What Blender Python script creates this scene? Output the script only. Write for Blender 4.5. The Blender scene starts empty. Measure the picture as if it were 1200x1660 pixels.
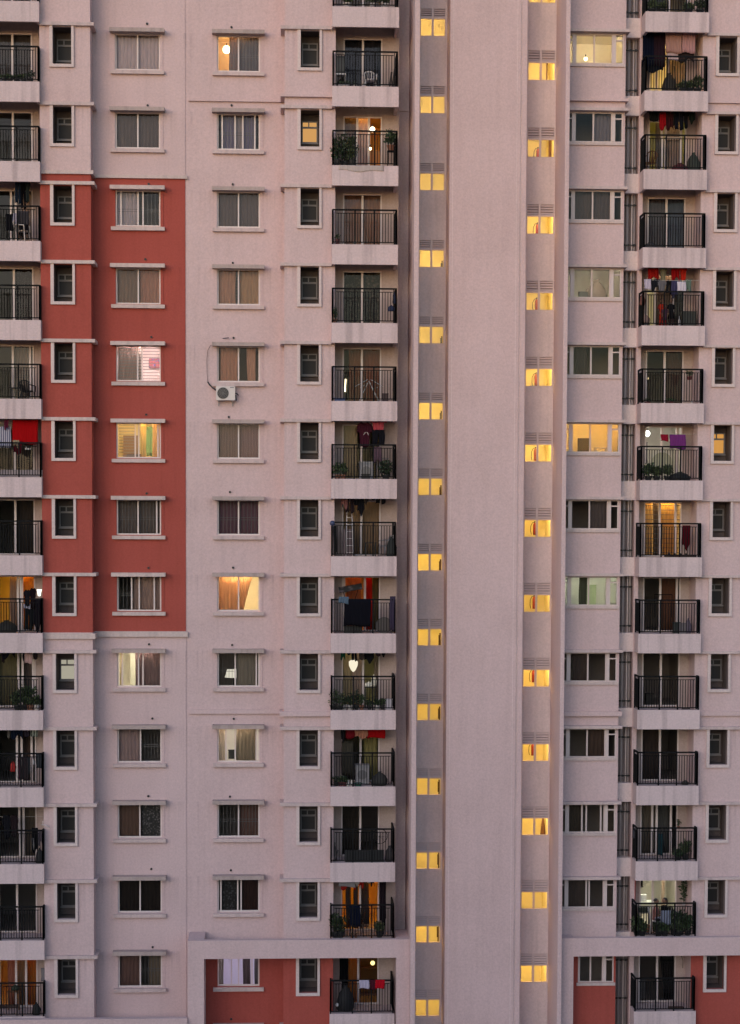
import bpy, math, random
from mathutils import Vector, Matrix, noise as mnoise
random.seed(11)
R = math.radians
sc = bpy.context.scene
col = sc.collection

# ------------------------------------------------------------------ camera, sky, sun, exposure
ZO = 48.0                       # height of facade datum (first visible slab soffit) above the ground
cam_d = bpy.data.cameras.new("Camera"); cam = bpy.data.objects.new("Camera", cam_d); col.objects.link(cam)
sc.camera = cam
yaw, pit, rol = 4.57102096e-02, 5.41780154e-02, 3.85271772e-03
fw = Vector((math.sin(yaw)*math.cos(pit), math.cos(yaw)*math.cos(pit), -math.sin(pit)))
rt = Vector((math.cos(yaw), -math.sin(yaw), 0)); up = rt.cross(fw)
r2 = math.cos(rol)*rt + math.sin(rol)*up; u2 = -math.sin(rol)*rt + math.cos(rol)*up
mw = Matrix((r2, u2, -fw)).transposed().to_4x4()
mw.translation = Vector((0, -73.1475, -18.9316 + ZO))
cam.matrix_world = mw
cam_d.sensor_width = 36; cam_d.lens = 3000/1660*36
cam_d.shift_x = -0.47/1660; cam_d.shift_y = 180.17/1660
cam_d.clip_start = 1; cam_d.clip_end = 4000

SUN_EL, SUN_AZ = R(15), R(208)   # low dusk sun behind the camera
w = bpy.data.worlds.new("World"); sc.world = w; w.use_nodes = True
nt = w.node_tree
sky = nt.nodes.new("ShaderNodeTexSky"); sky.sky_type = 'NISHITA'; sky.sun_disc = False
sky.sun_elevation = SUN_EL; sky.sun_rotation = SUN_AZ
sky.air_density = 1.3; sky.dust_density = 0.8; sky.ozone_density = 2.4
bg = nt.nodes["Background"]; bg.inputs[1].default_value = 0.10
nt.links.new(sky.outputs[0], bg.inputs[0])
sun_d = bpy.data.lights.new("Sun", 'SUN'); sun = bpy.data.objects.new("Sun", sun_d); col.objects.link(sun)
sun_d.energy = 0.3; sun_d.angle = R(60); sun_d.color = (1.0, 0.80, 1.0)
sdir = Vector((math.sin(SUN_AZ)*math.cos(SUN_EL), math.cos(SUN_AZ)*math.cos(SUN_EL), math.sin(SUN_EL)))
sun.rotation_euler = (-sdir).to_track_quat('-Z', 'Y').to_euler()
sc.view_settings.view_transform = 'Standard'; sc.view_settings.look = 'None'
sc.view_settings.exposure = 1.2; sc.view_settings.gamma = 1.0
sc.cycles.use_denoising = True
sc.cycles.max_bounces = 8; sc.cycles.transparent_max_bounces = 12

# ------------------------------------------------------------------ materials
MC = {}
def nodes(name):
    m = bpy.data.materials.new(name); m.use_nodes = True
    return m, m.node_tree, m.node_tree.nodes["Principled BSDF"]
def plaster(name, c, c2=None, var=0.10, streak=0.10, bump=0.35, grain=0.12, drip=0.0):
    """painted cement render: broad mottling, faint run marks, fine grain, small bump"""
    if name in MC: return MC[name]
    m, t, p = nodes(name); N = t.nodes.new; L = t.links.new
    geo = N("ShaderNodeNewGeometry")
    n1 = N("ShaderNodeTexNoise"); n1.inputs['Scale'].default_value = 0.55; n1.inputs['Detail'].default_value = 5
    L(geo.outputs['Position'], n1.inputs['Vector'])
    mp = N("ShaderNodeMapping"); mp.inputs['Scale'].default_value = (3.2, 3.2, 0.16); L(geo.outputs['Position'], mp.inputs['Vector'])
    n2 = N("ShaderNodeTexNoise"); n2.inputs['Scale'].default_value = 1.3; n2.inputs['Detail'].default_value = 4; L(mp.outputs[0], n2.inputs['Vector'])
    n3 = N("ShaderNodeTexNoise"); n3.inputs['Scale'].default_value = 13; n3.inputs['Detail'].default_value = 6; n3.inputs['Roughness'].default_value = .75
    L(geo.outputs['Position'], n3.inputs['Vector'])
    def rng(sock, lo, hi, a=.3, b=.7):
        r = N("ShaderNodeMapRange"); r.inputs[1].default_value = a; r.inputs[2].default_value = b
        r.inputs[3].default_value = lo; r.inputs[4].default_value = hi; L(sock, r.inputs[0]); return r.outputs[0]
    def mul(a, b):
        k = N("ShaderNodeMath"); k.operation = 'MULTIPLY'; L(a, k.inputs[0]); L(b, k.inputs[1]); return k.outputs[0]
    f = mul(mul(rng(n1.outputs[0], 1-var, 1+var), rng(n2.outputs[0], 1-streak, 1.0, .3, .5)), rng(n3.outputs[0], 1-grain, 1+grain))
    if drip:                                     # dirty run marks washed down from each floor's ledge
        sx = N("ShaderNodeSeparateXYZ"); L(geo.outputs['Position'], sx.inputs[0])
        def mth(op, a, b):
            k = N("ShaderNodeMath"); k.operation = op
            for i, v in enumerate((a, b)):
                if isinstance(v, (int, float)): k.inputs[i].default_value = v
                else: L(v, k.inputs[i])
            return k.outputs[0]
        t_ = mth('FRACT', mth('DIVIDE', mth('SUBTRACT', ZO+30, sx.outputs['Z']), 3.0), 0)
        m2 = N("ShaderNodeMapping"); m2.inputs['Scale'].default_value = (7, 7, .12); L(geo.outputs['Position'], m2.inputs['Vector'])
        n4 = N("ShaderNodeTexNoise"); n4.inputs['Scale'].default_value = 1.0; n4.inputs['Detail'].default_value = 3; L(m2.outputs[0], n4.inputs['Vector'])
        run = mth('MULTIPLY', rng(n4.outputs[0], 0, 1, .50, .68), rng(t_, 1, 0, .0, .45))
        f = mul(f, mth('SUBTRACT', 1.0, mth('MULTIPLY', run, drip)))
    mx = N("ShaderNodeMix"); mx.data_type = 'RGBA'
    c2 = c2 or tuple(v*.92 for v in c)
    mx.inputs[6].default_value = (*c, 1); mx.inputs[7].default_value = (*c2, 1)
    L(rng(n1.outputs[0], 0, 1), mx.inputs[0])
    vm = N("ShaderNodeVectorMath"); vm.operation = 'SCALE'; L(mx.outputs[2], vm.inputs[0]); L(f, vm.inputs['Scale'])
    L(vm.outputs[0], p.inputs['Base Color']); p.inputs['Roughness'].default_value = .88
    p.inputs['Specular IOR Level'].default_value = .2
    b = N("ShaderNodeBump"); b.inputs['Strength'].default_value = bump; b.inputs['Distance'].default_value = .02
    L(n3.outputs[0], b.inputs['Height']); L(b.outputs[0], p.inputs['Normal'])
    MC[name] = m; return m
def paint(name, c, rough=.5, metal=0., var=.08, scale=9):
    if name in MC: return MC[name]
    m, t, p = nodes(name); N = t.nodes.new; L = t.links.new
    tc = N("ShaderNodeNewGeometry"); n = N("ShaderNodeTexNoise"); n.inputs['Scale'].default_value = scale; n.inputs['Detail'].default_value = 4
    L(tc.outputs['Position'], n.inputs['Vector'])
    mx = N("ShaderNodeMix"); mx.data_type = 'RGBA'
    mx.inputs[6].default_value = (*[v*(1-var) for v in c], 1); mx.inputs[7].default_value = (*[min(1, v*(1+var)) for v in c], 1)
    L(n.outputs[0], mx.inputs[0]); L(mx.outputs[2], p.inputs['Base Color'])
    p.inputs['Roughness'].default_value = rough; p.inputs['Metallic'].default_value = metal
    MC[name] = m; return m
def cloth_mat(c, trans=.35):
    key = ('cloth', c, trans)
    if key in MC: return MC[key]
    m = bpy.data.materials.new("woven_cloth"); m.use_nodes = True; t = m.node_tree; t.nodes.clear(); N = t.nodes.new; L = t.links.new
    geo = N("ShaderNodeNewGeometry"); mp = N("ShaderNodeMapping"); mp.inputs['Scale'].default_value = (9, 9, 1.1); L(geo.outputs['Position'], mp.inputs[0])
    n = N("ShaderNodeTexNoise"); n.inputs['Scale'].default_value = 2.2; n.inputs['Detail'].default_value = 3; L(mp.outputs[0], n.inputs['Vector'])
    mx = N("ShaderNodeMix"); mx.data_type = 'RGBA'; mx.inputs[6].default_value = (*[v*.72 for v in c], 1); mx.inputs[7].default_value = (*[min(1, v*1.2) for v in c], 1)
    L(n.outputs[0], mx.inputs[0])
    d = N("ShaderNodeBsdfDiffuse"); tr = N("ShaderNodeBsdfTranslucent"); L(mx.outputs[2], d.inputs[0]); L(mx.outputs[2], tr.inputs[0])
    ms = N("ShaderNodeMixShader"); ms.inputs[0].default_value = trans; L(d.outputs[0], ms.inputs[1]); L(tr.outputs[0], ms.inputs[2])
    o = N("ShaderNodeOutputMaterial"); L(ms.outputs[0], o.inputs[0])
    MC[key] = m; return m
def stripe_mat(ca, cb, freq):
    key = ('stripe', ca, cb, freq)
    if key in MC: return MC[key]
    m, t, p = nodes("striped_cloth"); N = t.nodes.new; L = t.links.new
    geo = N("ShaderNodeNewGeometry"); wv = N("ShaderNodeTexWave"); wv.bands_direction = 'X'; wv.inputs['Scale'].default_value = freq; wv.inputs['Distortion'].default_value = .6
    L(geo.outputs['Position'], wv.inputs[0]); mx = N("ShaderNodeMix"); mx.data_type = 'RGBA'
    mx.inputs[6].default_value = (*ca, 1); mx.inputs[7].default_value = (*cb, 1); L(wv.outputs['Fac'], mx.inputs[0]); L(mx.outputs[2], p.inputs['Base Color'])
    p.inputs['Roughness'].default_value = .9; MC[key] = m; return m
def print_mat(ca, cb, sc_=9):
    key = ('print', ca, cb, sc_)
    if key in MC: return MC[key]
    m, t, p = nodes("printed_cloth"); N = t.nodes.new; L = t.links.new
    geo = N("ShaderNodeNewGeometry"); v = N("ShaderNodeTexVoronoi"); v.inputs['Scale'].default_value = sc_; L(geo.outputs['Position'], v.inputs['Vector'])
    r = N("ShaderNodeMapRange"); r.inputs[1].default_value = .15; r.inputs[2].default_value = .5; L(v.outputs['Distance'], r.inputs[0])
    mx = N("ShaderNodeMix"); mx.data_type = 'RGBA'; mx.inputs[6].default_value = (*ca, 1); mx.inputs[7].default_value = (*cb, 1)
    L(r.outputs[0], mx.inputs[0]); L(mx.outputs[2], p.inputs['Base Color']); p.inputs['Roughness'].default_value = .9; MC[key] = m; return m
def glow(c, s):
    key = ('glow', c, s)
    if key in MC: return MC[key]
    m = bpy.data.materials.new("lamp_light"); m.use_nodes = True; t = m.node_tree; t.nodes.clear()
    e = t.nodes.new("ShaderNodeEmission"); e.inputs[0].default_value = (*c, 1); e.inputs[1].default_value = s
    o = t.nodes.new("ShaderNodeOutputMaterial"); t.links.new(e.outputs[0], o.inputs[0]); MC[key] = m; return m
def glass(tint=(.86, .86, .86), refl=.016, rough=.02):
    key = ('glass', tint, refl, rough)
    if key in MC: return MC[key]
    m = bpy.data.materials.new("window_glass"); m.use_nodes = True; t = m.node_tree; t.nodes.clear(); N = t.nodes.new; L = t.links.new
    a = N("ShaderNodeBsdfTransparent"); a.inputs[0].default_value = (*tint, 1)
    g = N("ShaderNodeBsdfGlossy"); g.inputs['Roughness'].default_value = rough; g.inputs[0].default_value = (.9, .9, .9, 1)
    geo = N("ShaderNodeNewGeometry"); n = N("ShaderNodeTexNoise"); n.inputs['Scale'].default_value = .9; L(geo.outputs['Position'], n.inputs['Vector'])
    b = N("ShaderNodeBump"); b.inputs['Strength'].default_value = .10; b.inputs['Distance'].default_value = .05; L(n.outputs[0], b.inputs['Height']); L(b.outputs[0], g.inputs['Normal'])
    lw = N("ShaderNodeFresnel"); lw.inputs[0].default_value = 1.5
    ad = N("ShaderNodeMath"); ad.operation = 'ADD'; ad.inputs[1].default_value = refl-.04; ad.use_clamp = True; L(lw.outputs[0], ad.inputs[0])
    ms = N("ShaderNodeMixShader"); L(ad.outputs[0], ms.inputs[0]); L(a.outputs[0], ms.inputs[1]); L(g.outputs[0], ms.inputs[2])
    o = N("ShaderNodeOutputMaterial"); L(ms.outputs[0], o.inputs[0]); MC[key] = m; return m

PINK = plaster("pink_render", (.590, .437, .434), (.528, .392, .392), streak=.05)
RED = plaster("brick_red_render", (.368, .078, .060), (.318, .070, .055), var=.12, streak=.08, drip=.14)
PINKD = plaster("pink_render_washed", (.590, .437, .434), (.528, .392, .392), streak=.05, drip=.16)
GREY = plaster("grey_render", (.690, .575, .562), (.645, .535, .525))
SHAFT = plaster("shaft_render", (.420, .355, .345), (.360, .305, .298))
TRIM = plaster("trim_render", (.600, .480, .455), (.500, .395, .375), var=.14, streak=.16)
SLABM = plaster("balcony_render", (.590, .470, .475), (.540, .425, .430), var=.10, streak=.24)
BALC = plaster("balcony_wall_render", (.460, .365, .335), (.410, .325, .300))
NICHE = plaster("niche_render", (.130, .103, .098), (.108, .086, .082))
HOODP = plaster("weathered_hood_render", (.440, .350, .330), (.360, .285, .268), var=.16, streak=.20)
LEDGP = plaster("pink_ledge_render", (.560, .440, .430), (.490, .385, .375), var=.12, streak=.16)
FRAME = paint("cream_frame", (.64, .55, .53), .45)
BANDF = paint("pinkish_frame", (.56, .46, .44), .5)
SURR = plaster("surround_render", (.620, .505, .490), (.570, .465, .450), var=.06, streak=.10)
DARKFR = paint("grey_frame", (.20, .18, .175), .5)
IRON = paint("black_iron", (.007, .007, .008), .7)
IRON.node_tree.nodes["Principled BSDF"].inputs["Specular IOR Level"].default_value = .12
STEEL = paint("grille_steel", (.20, .19, .19), .5)
PIPEW = paint("pale_pipe", (.66, .57, .55), .5)
PIPEG = paint("grey_pipe", (.30, .265, .26), .5)
BLACK = paint("black_plastic", (.010, .010, .012), .5)
FLOORT = paint("floor_tile", (.30, .25, .22), .5)
WOOD = paint("brown_wood", (.16, .07, .03), .5, var=.25)
WHITEP = paint("white_plastic", (.62, .58, .58), .4)
G = glass()

# ------------------------------------------------------------------ mesh building helpers
class MB:
    def __init__(s): s.v = []; s.f = []; s.mi = []; s.m = 0
    def face(s, *pts):
        i = len(s.v); s.v += [tuple(p) for p in pts]; s.f.append(tuple(range(i, i+len(pts)))); s.mi.append(s.m)
    def box(s, x0, x1, y0, y1, z0, z1):
        i = len(s.v)
        s.v += [(x, y, z) for z in (z0, z1) for y in (y0, y1) for x in (x0, x1)]
        for q in ((0, 2, 3, 1), (4, 5, 7, 6), (0, 1, 5, 4), (1, 3, 7, 5), (3, 2, 6, 7), (2, 0, 4, 6)):
            s.f.append(tuple(i+a for a in q)); s.mi.append(s.m)
        return s
    def room(s, x0, x1, y0, y1, z0, z1):      # five inward faces, open towards -Y
        s.face((x0, y1, z0), (x0, y1, z1), (x1, y1, z1), (x1, y1, z0)); s.face((x0, y0, z0), (x0, y0, z1), (x0, y1, z1), (x0, y1, z0))
        s.face((x1, y0, z0), (x1, y1, z0), (x1, y1, z1), (x1, y0, z1)); s.face((x0, y0, z1), (x1, y0, z1), (x1, y1, z1), (x0, y1, z1))
        s.face((x0, y0, z0), (x0, y1, z0), (x1, y1, z0), (x1, y0, z0)); return s
    def ring(s, c, a, b, r, n):
        i = len(s.v); ra, rb = r if isinstance(r, tuple) else (r, r)
        s.v += [tuple(c + a*(ra*math.cos(2*math.pi*k/n)) + b*(rb*math.sin(2*math.pi*k/n))) for k in range(n)]; return i
    def tube(s, pts, rad, n=8, cap=True):
        pts = [Vector(p) for p in pts]; rs = rad if isinstance(rad, list) else [rad]*len(pts); prev = None
        for k, p in enumerate(pts):
            d = (pts[min(k+1, len(pts)-1)] - pts[max(k-1, 0)]).normalized()
            a = d.orthogonal().normalized() if prev is None else (prev - d*prev.dot(d)).normalized(); prev = a
            i = s.ring(p, a, d.cross(a), rs[k], n)
            if k == 0: first = i
            else:
                for j in range(n):
                    s.f.append((i-n+j, i-n+(j+1) % n, i+(j+1) % n, i+j)); s.mi.append(s.m)
        if cap:
            s.f.append(tuple(first+j for j in reversed(range(n)))); s.mi.append(s.m)
            s.f.append(tuple(i+j for j in range(n))); s.mi.append(s.m)
        return s
    def loft(s, rings, n=12):                 # rings: (x,y,z,rx,ry) horizontal ellipses
        for k, (x, y, z, rx, ry) in enumerate(rings):
            i = s.ring(Vector((x, y, z)), Vector((1, 0, 0)), Vector((0, 1, 0)), (rx, ry), n)
            if k == 0: first = i
            else:
                for j in range(n):
                    s.f.append((i-n+j, i-n+(j+1) % n, i+(j+1) % n, i+j)); s.mi.append(s.m)
        s.f.append(tuple(first+j for j in reversed(range(n)))); s.mi.append(s.m)
        s.f.append(tuple(i+j for j in range(n))); s.mi.append(s.m); return s
    def ball(s, c, rx, ry=None, rz=None, n=10, m=7, jit=0):
        ry = ry or rx; rz = rz or rx; c = Vector(c); rr = []
        for k in range(m):
            a = -math.pi/2 + math.pi*(k+.15)/(m-.7); q = math.cos(a)
            j = 1 + (random.uniform(-jit, jit) if jit else 0)
            rr.append((c.x, c.y, c.z+rz*math.sin(a), rx*q*j, ry*q*j))
        return s.loft(rr, n)
    def cloth(s, x0, x1, y, zt, zb, top=None, bot=None, nx=16, nz=7, amp=.025, thick=.012, folds=None):
        """closed hanging sheet; top(u), bot(u) give metres of offset of its edges"""
        folds = folds or (x1-x0)*9; ph = random.uniform(0, 6); i = len(s.v)
        for side in (0, 1):
            for a in range(nz+1):
                for b in range(nx+1):
                    u = b/nx; q = a/nz; t_ = zt + (top(u) if top else 0); b_ = zb + (bot(u) if bot else 0)
                    yy = y + amp*math.sin(u*folds*2*math.pi+ph+q*.6)*(.35+.65*q) + (thick if side else 0)
                    s.v.append((x0+(x1-x0)*u + .01*math.sin(q*5+ph), yy, t_+(b_-t_)*q))
        W = nx+1; H = (nz+1)*W
        for a in range(nz):
            for b in range(nx):
                k = i+a*W+b
                s.f.append((k, k+W, k+W+1, k+1)); s.f.append((k+H, k+H+1, k+H+W+1, k+H+W)); s.mi += [s.m]*2
        for b in range(nx):
            k = i+b; s.f.append((k, k+1, k+1+H, k+H)); k = i+nz*W+b; s.f.append((k, k+H, k+H+1, k+1)); s.mi += [s.m]*2
        for a in range(nz):
            k = i+a*W; s.f.append((k, k+H, k+H+W, k+W)); k = i+a*W+nx; s.f.append((k, k+W, k+W+H, k+H)); s.mi += [s.m]*2
        return s
    def leaves(s, c, rx, ry, rz, n, size):
        c = Vector(c)
        for _ in range(n):
            while True:
                d = Vector((random.uniform(-1, 1), random.uniform(-1, 1), random.uniform(-1, 1)))
                if d.length <= 1: break
            p = c + Vector((d.x*rx, d.y*ry, d.z*rz)); a = Vector((random.gauss(0, 1), random.gauss(0, 1), random.gauss(0, .8)+.3)).normalized()
            b = a.orthogonal().normalized(); b.rotate(Matrix.Rotation(random.uniform(0, 6.28), 3, a)); L = size*random.uniform(.6, 1.4); cc = a.cross(b)*.25*L
            s.face(p, p+a*L*.5+b*L*.28+cc*.2, p+a*L, p+a*L*.5-b*L*.28+cc*.2)
        return s
    def build(s, name, mats, parent=None, smooth=False, loc=None):
        me = bpy.data.meshes.new(name); me.from_pydata(s.v, [], s.f)
        mats = mats if isinstance(mats, (list, tuple)) else [mats]
        for m in mats: me.materials.append(m)
        if len(mats) > 1: me.polygons.foreach_set('material_index', s.mi)
        if smooth: me.polygons.foreach_set('use_smooth', [True]*len(s.f))
        me.update(); o = bpy.data.objects.new(name, me); col.objects.link(o)
        if parent: o.parent = parent
        if loc: o.location = loc
        return o
def tag(o, label, cat, group=None, kind=None):
    o['label'] = label; o['category'] = cat
    if group: o['group'] = group
    if kind: o['kind'] = kind
    return o
def thing(name, label, cat, loc, rz=0, group=None):
    o = bpy.data.objects.new(name, None); col.objects.link(o); o.location = loc; o.rotation_euler = (0, 0, rz); o.empty_display_size = .2
    return tag(o, label, cat, group)
def copy_part(proto, parent, loc):
    c = proto.copy(); col.objects.link(c); c.parent = parent; c.location = loc
    for ch in proto.children:
        d = ch.copy(); col.objects.link(d); d.parent = c
    return c

def wall(name, x0, x1, z0, z1, y, holes, mat, depth=.18, parent=None):
    """wall face at y with rectangular openings (hx0,hx1,hz0,hz1) and their reveals"""
    b = MB(); hs = [h for h in holes if h[0] >= x0-1e-6 and h[1] <= x1+1e-6 and h[2] >= z0-1e-6 and h[3] <= z1+1e-6]
    xs = sorted({x0, x1, *[h[0] for h in hs], *[h[1] for h in hs]}); zs = sorted({z0, z1, *[h[2] for h in hs], *[h[3] for h in hs]})
    idx = {}
    def vid(x, z):
        if (x, z) not in idx: idx[(x, z)] = len(b.v); b.v.append((x, y, z))
        return idx[(x, z)]
    for i in range(len(xs)-1):
        for j in range(len(zs)-1):
            cx, cz = (xs[i]+xs[i+1])/2, (zs[j]+zs[j+1])/2
            if any(h[0] < cx < h[1] and h[2] < cz < h[3] for h in hs): continue
            b.f.append((vid(xs[i], zs[j]), vid(xs[i+1], zs[j]), vid(xs[i+1], zs[j+1]), vid(xs[i], zs[j+1]))); b.mi.append(0)
    for a0, a1, c0, c1 in hs:
        Y = y+depth
        b.face((a0, y, c0), (a0, Y, c0), (a0, Y, c1), (a0, y, c1)); b.face((a1, y, c0), (a1, y, c1), (a1, Y, c1), (a1, Y, c0))
        b.face((a0, y, c1), (a0, Y, c1), (a1, Y, c1), (a1, y, c1)); b.face((a0, y, c0), (a1, y, c0), (a1, Y, c0), (a0, Y, c0))
    return b.build(name, mat, parent)

# ------------------------------------------------------------------ setting: ground and the building
def zf(k): return ZO - 3.0*k                      # soffit of the slab above floor k
g = MB(); g.face((-900, -900, 0), (900, -900, 0), (900, 900, 0), (-900, 900, 0))
go = g.build("ground", plaster("ground_earth", (.40, .27, .20), (.32, .22, .16), bump=.1)); go['kind'] = 'structure'
hb = MB(); NXH, NYH = 40, 8                       # unseen slope added behind the viewpoint to block low sky and darken reflections
for j in range(NYH+1):
    for i in range(NXH+1):
        x = -220+440*i/NXH; q = j/NYH
        hb.v.append((x, -88-75*q, 36*(1-(1-q)**2)*(.93+.09*mnoise.noise((x*.05, q*3, 0)))-.5))
for j in range(NYH):
    for i in range(NXH): k = j*(NXH+1)+i; hb.f.append((k, k+NXH+1, k+NXH+2, k+1)); hb.mi.append(0)
ho = hb.build("hillside", plaster("wooded_slope", (.20, .12, .08), (.13, .09, .05), bump=.1)); ho['kind'] = 'structure'

bld = thing("apartment_building", "tall pink apartment building with brick red panel, balconies and a glowing stair tower", "building", (0, 0, 0))
B = bld
TOP, BOT = ZO+5, 0.0
K13 = range(0, 13)
# openings
CX0, CX1, DX0, DX1 = -6.64, -4.90, -2.70, -1.03
def hz(k, a, b): return (zf(k)+a, zf(k)+b)
holesC = [(CX0, CX1, *hz(k, -1.44, -.04)) for k in K13]
holesD = [(DX0, DX1, *hz(k, -1.44, -.04)) for k in range(0, 14)]
holesB = [(-8.92, -8.21, *hz(k, -1.477, -.06)) for k in K13]
holesE = [(.544, 1.266, *hz(k, -1.477, -.06)) for k in K13]
holesL = [(16.762, 17.47, *hz(k, -1.45, -.06)) for k in range(-1, 13)]
holesI = [(10.80 if k < 12 else 11.62, 13.05, *hz(k, -1.157, .005)) for k in K13]
def cuts(ranges, full=(BOT, TOP)):
    out = []; z = full[1]
    for a, b_ in ranges: out += [(b_, z, 0), (a, b_, 1)]; z = a
    out.append((full[0], z, 0)); return out
red1 = [(zf(0)-23.235, zf(0)-5.55)]; redp = [(zf(0)-41.2, zf(0)-35.75)]
for a, b_, r in cuts(red1):
    wall("painted_wall", -7.50, -3.933, a, b_, 0.0, holesC, RED if r else PINKD, parent=B)
    wall("bay_wall", -9.43, -7.50, a, b_, -.9, holesB, RED if r else PINKD, parent=B)
    m = MB(); m.face((-7.5, -.9, a), (-7.5, 0, a), (-7.5, 0, b_), (-7.5, -.9, b_)); m.build("bay_side", RED if r else PINK, B); m = MB(); m.face((-9.43, -.9, a), (-9.43, -.9, b_), (-9.43, .2, b_), (-9.43, .2, a))
    m.build("bay_side", RED if r else PINK, B)
for a, b_, r in cuts(redp):
    wall("painted_wall", -3.50 if r else -3.933, -.074, a, b_, 0.03, holesD, RED if r else PINKD, parent=B)
    if r: wall("painted_wall", -3.933, -3.50, a, b_, 0.03, [], PINK, parent=B)
    wall("bay_wall", -.074, 1.887, a, b_, -.9, holesE, RED if r else PINKD, parent=B)
    m = MB(); m.face((-.074, -.9, a), (-.074, -.9, b_), (-.074, .03, b_), (-.074, .03, a)); m.build("bay_side", RED if r else PINK, B); m = MB(); m.face((1.887, -.9, a), (1.887, .2, a), (1.887, .2, b_), (1.887, -.9, b_))
    m.build("bay_side", RED if r else PINK, B)
    wall("window_wall", 10.777, 13.128, a, b_, -.9, holesI, RED if r else PINKD, depth=.12, parent=B)
    wall("bay_wall", 16.14, 18.9, a, b_, -.9, holesL, RED if r else PINKD, parent=B)
    m = MB(); m.face((13.128, -.9, a), (13.128, .6, a), (13.128, .6, b_), (13.128, -.9, b_)); m.build("bay_side", PINK, B); m = MB(); m.face((16.14, -.9, a), (16.14, -.9, b_), (16.14, .2, b_), (16.14, .2, a))
    m.build("bay_side", PINK, B)
m = MB(); m.face((-3.933, 0, BOT), (-3.933, .03, BOT), (-3.933, .03, TOP), (-3.933, 0, TOP)); m.build("wall_joint", PINK, B)
# balcony back walls
DH = (-2.235, -.06)
dA = [(-11.37, -9.85, *hz(k, *DH)) for k in range(-1, 13)]
dF = [(2.222, 3.744, *hz(k, *DH)) for k in range(-1, 13)]
dK = [(14.258, 15.772, *hz(k, *DH)) for k in range(-1, 13)]
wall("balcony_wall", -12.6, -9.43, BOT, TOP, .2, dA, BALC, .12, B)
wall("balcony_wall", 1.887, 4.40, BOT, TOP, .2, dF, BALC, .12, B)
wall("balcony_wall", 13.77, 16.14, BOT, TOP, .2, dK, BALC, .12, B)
MB().box(-13.2, -12.6, -.9, 1.2, BOT, TOP).build("end_wall", PINK, B)
MB().box(18.9, 19.4, -.9, 3.5, BOT, TOP).build("end_wall", PINK, B)
m = MB(); m.face((4.40, .2, BOT), (4.40, 1.25, BOT), (4.40, 1.25, TOP), (4.40, .2, TOP)); m.face((4.40, 1.25, BOT), (4.864, 1.25, BOT), (4.864, 1.25, TOP), (4.40, 1.25, TOP))
m.build("recess_wall", GREY, B)
# stair tower: two fins, two window strips, one broad pilaster
MB().box(4.864, 5.044, -2.1, 1.6, BOT, TOP).build("tower_fin", PINK, B)
MB().box(10.62, 10.777, -2.1, .5, BOT, TOP).build("tower_fin", PINK, B)
MB().box(6.307, 9.05, -.9, .5, BOT, TOP).build("tower_pilaster", PINK, B)
MB().box(9.05, 9.10, -.85, .5, BOT, TOP).build("pilaster_groove", GREY, B)
MB().box(9.10, 9.295, -.89, .5, BOT, TOP).build("pilaster_rib", PINK, B)
m = MB()
for x in (6.307+.12, 9.05-.14): m.box(x, x+.015, -.904, -.9, BOT, TOP)
m.build("pilaster_bead", GREY, B)
GX = (5.235, 6.25); HX = (9.49, 10.60)
holesG = [(GX[0], GX[1], zf(j)-2.851, zf(j)-1.74) for j in range(-1, 13)]
holesH = [(HX[0], HX[1], zf(j)-1.50, zf(j)-.29) for j in range(-1, 13)]
wall("tower_wall", 5.044, 6.307, BOT, TOP, .5, holesG, GREY, .12, B)
wall("tower_wall", 9.295, 10.62, BOT, TOP, .5, holesH, GREY, .12, B)
# the mass of the building behind the rooms, and its roof edge
MB().box(-13.2, 19.4, 4.4, 15, BOT, TOP).build("building_core", PINK, B)
MB().box(-13.3, 19.5, .3, 15.2, TOP, TOP+.25).build("roof_slab", TRIM, B)

# ledges, string courses
for k in range(-1, 14):
    z = zf(k)
    MB().box(-9.43, -7.35, -1.05, -.002, z-.04, z+.09).build("ledge", TRIM if 2 <= k <= 7 else LEDGP, B)
    if k != 12:
        MB().box(-.227, 1.747, -1.05, .02, z-.04, z+.09).build("ledge", LEDGP, B)
        MB().box(16.285, 18.9, -1.05, -.7, z-.04, z+.07).build("ledge", LEDGP, B)
    if k < 12 and k >= -1: MB().box(10.78, 13.236, -1.18, -.42, z+.012, z+.125).build("ledge", LEDGP, B)
for zz, h in ((-2.60, .10), (-26.50, .18)):
    MB().box(-3.80, -.076, -.07, .028, ZO+zz, ZO+zz+h).build("string_course", PINK, B)
    MB().box(-.227, 1.747, -1.05, .02, ZO+zz, ZO+zz+h).build("string_course", PINK, B)
    MB().box(16.285, 18.9, -1.0, -.88, ZO+zz, ZO+zz+h).build("string_course", PINK, B)
    MB().box(10.78, 13.236, -1.06, -.42, ZO+zz, ZO+zz+h).build("string_course", PINK, B)
    MB().box(4.41, 4.863, 1.18, 1.27, ZO+zz, ZO+zz+h).build("string_course", GREY, B)
for zz, h in ((-5.60, .13), (-23.45, .20)):
    MB().box(-7.497, -3.86, -.11, .025, ZO+zz, ZO+zz+h).build("string_course", TRIM, B)
    MB().box(-9.43, -7.39, -1.01, -.003, ZO+zz-.03, ZO+zz+h-.02).build("string_course", TRIM, B)

# concrete portals at the bottom
m = MB(); za, zb = ZO-35.94, ZO-35.215
m.box(-3.17, 4.343, -1.6, -1.36, za, zb); m.box(-3.80, -3.17, -1.6, -.01, BOT, zb); m.box(4.343, 4.862, -1.6, .19, BOT, zb)
m.build("portal_frame", PINK, B)
m = MB()
m.box(11.331, 18.9, -1.6, -1.36, za, zb); m.box(10.78, 11.331, -1.6, -.91, BOT, zb)
m.build("portal_frame", PINK, B)
m = MB(); m.box(-13.0, -3.81, -1.75, -1.5, ZO-39.4, ZO-38.24); m.build("portal_frame", PINK, B)

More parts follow.
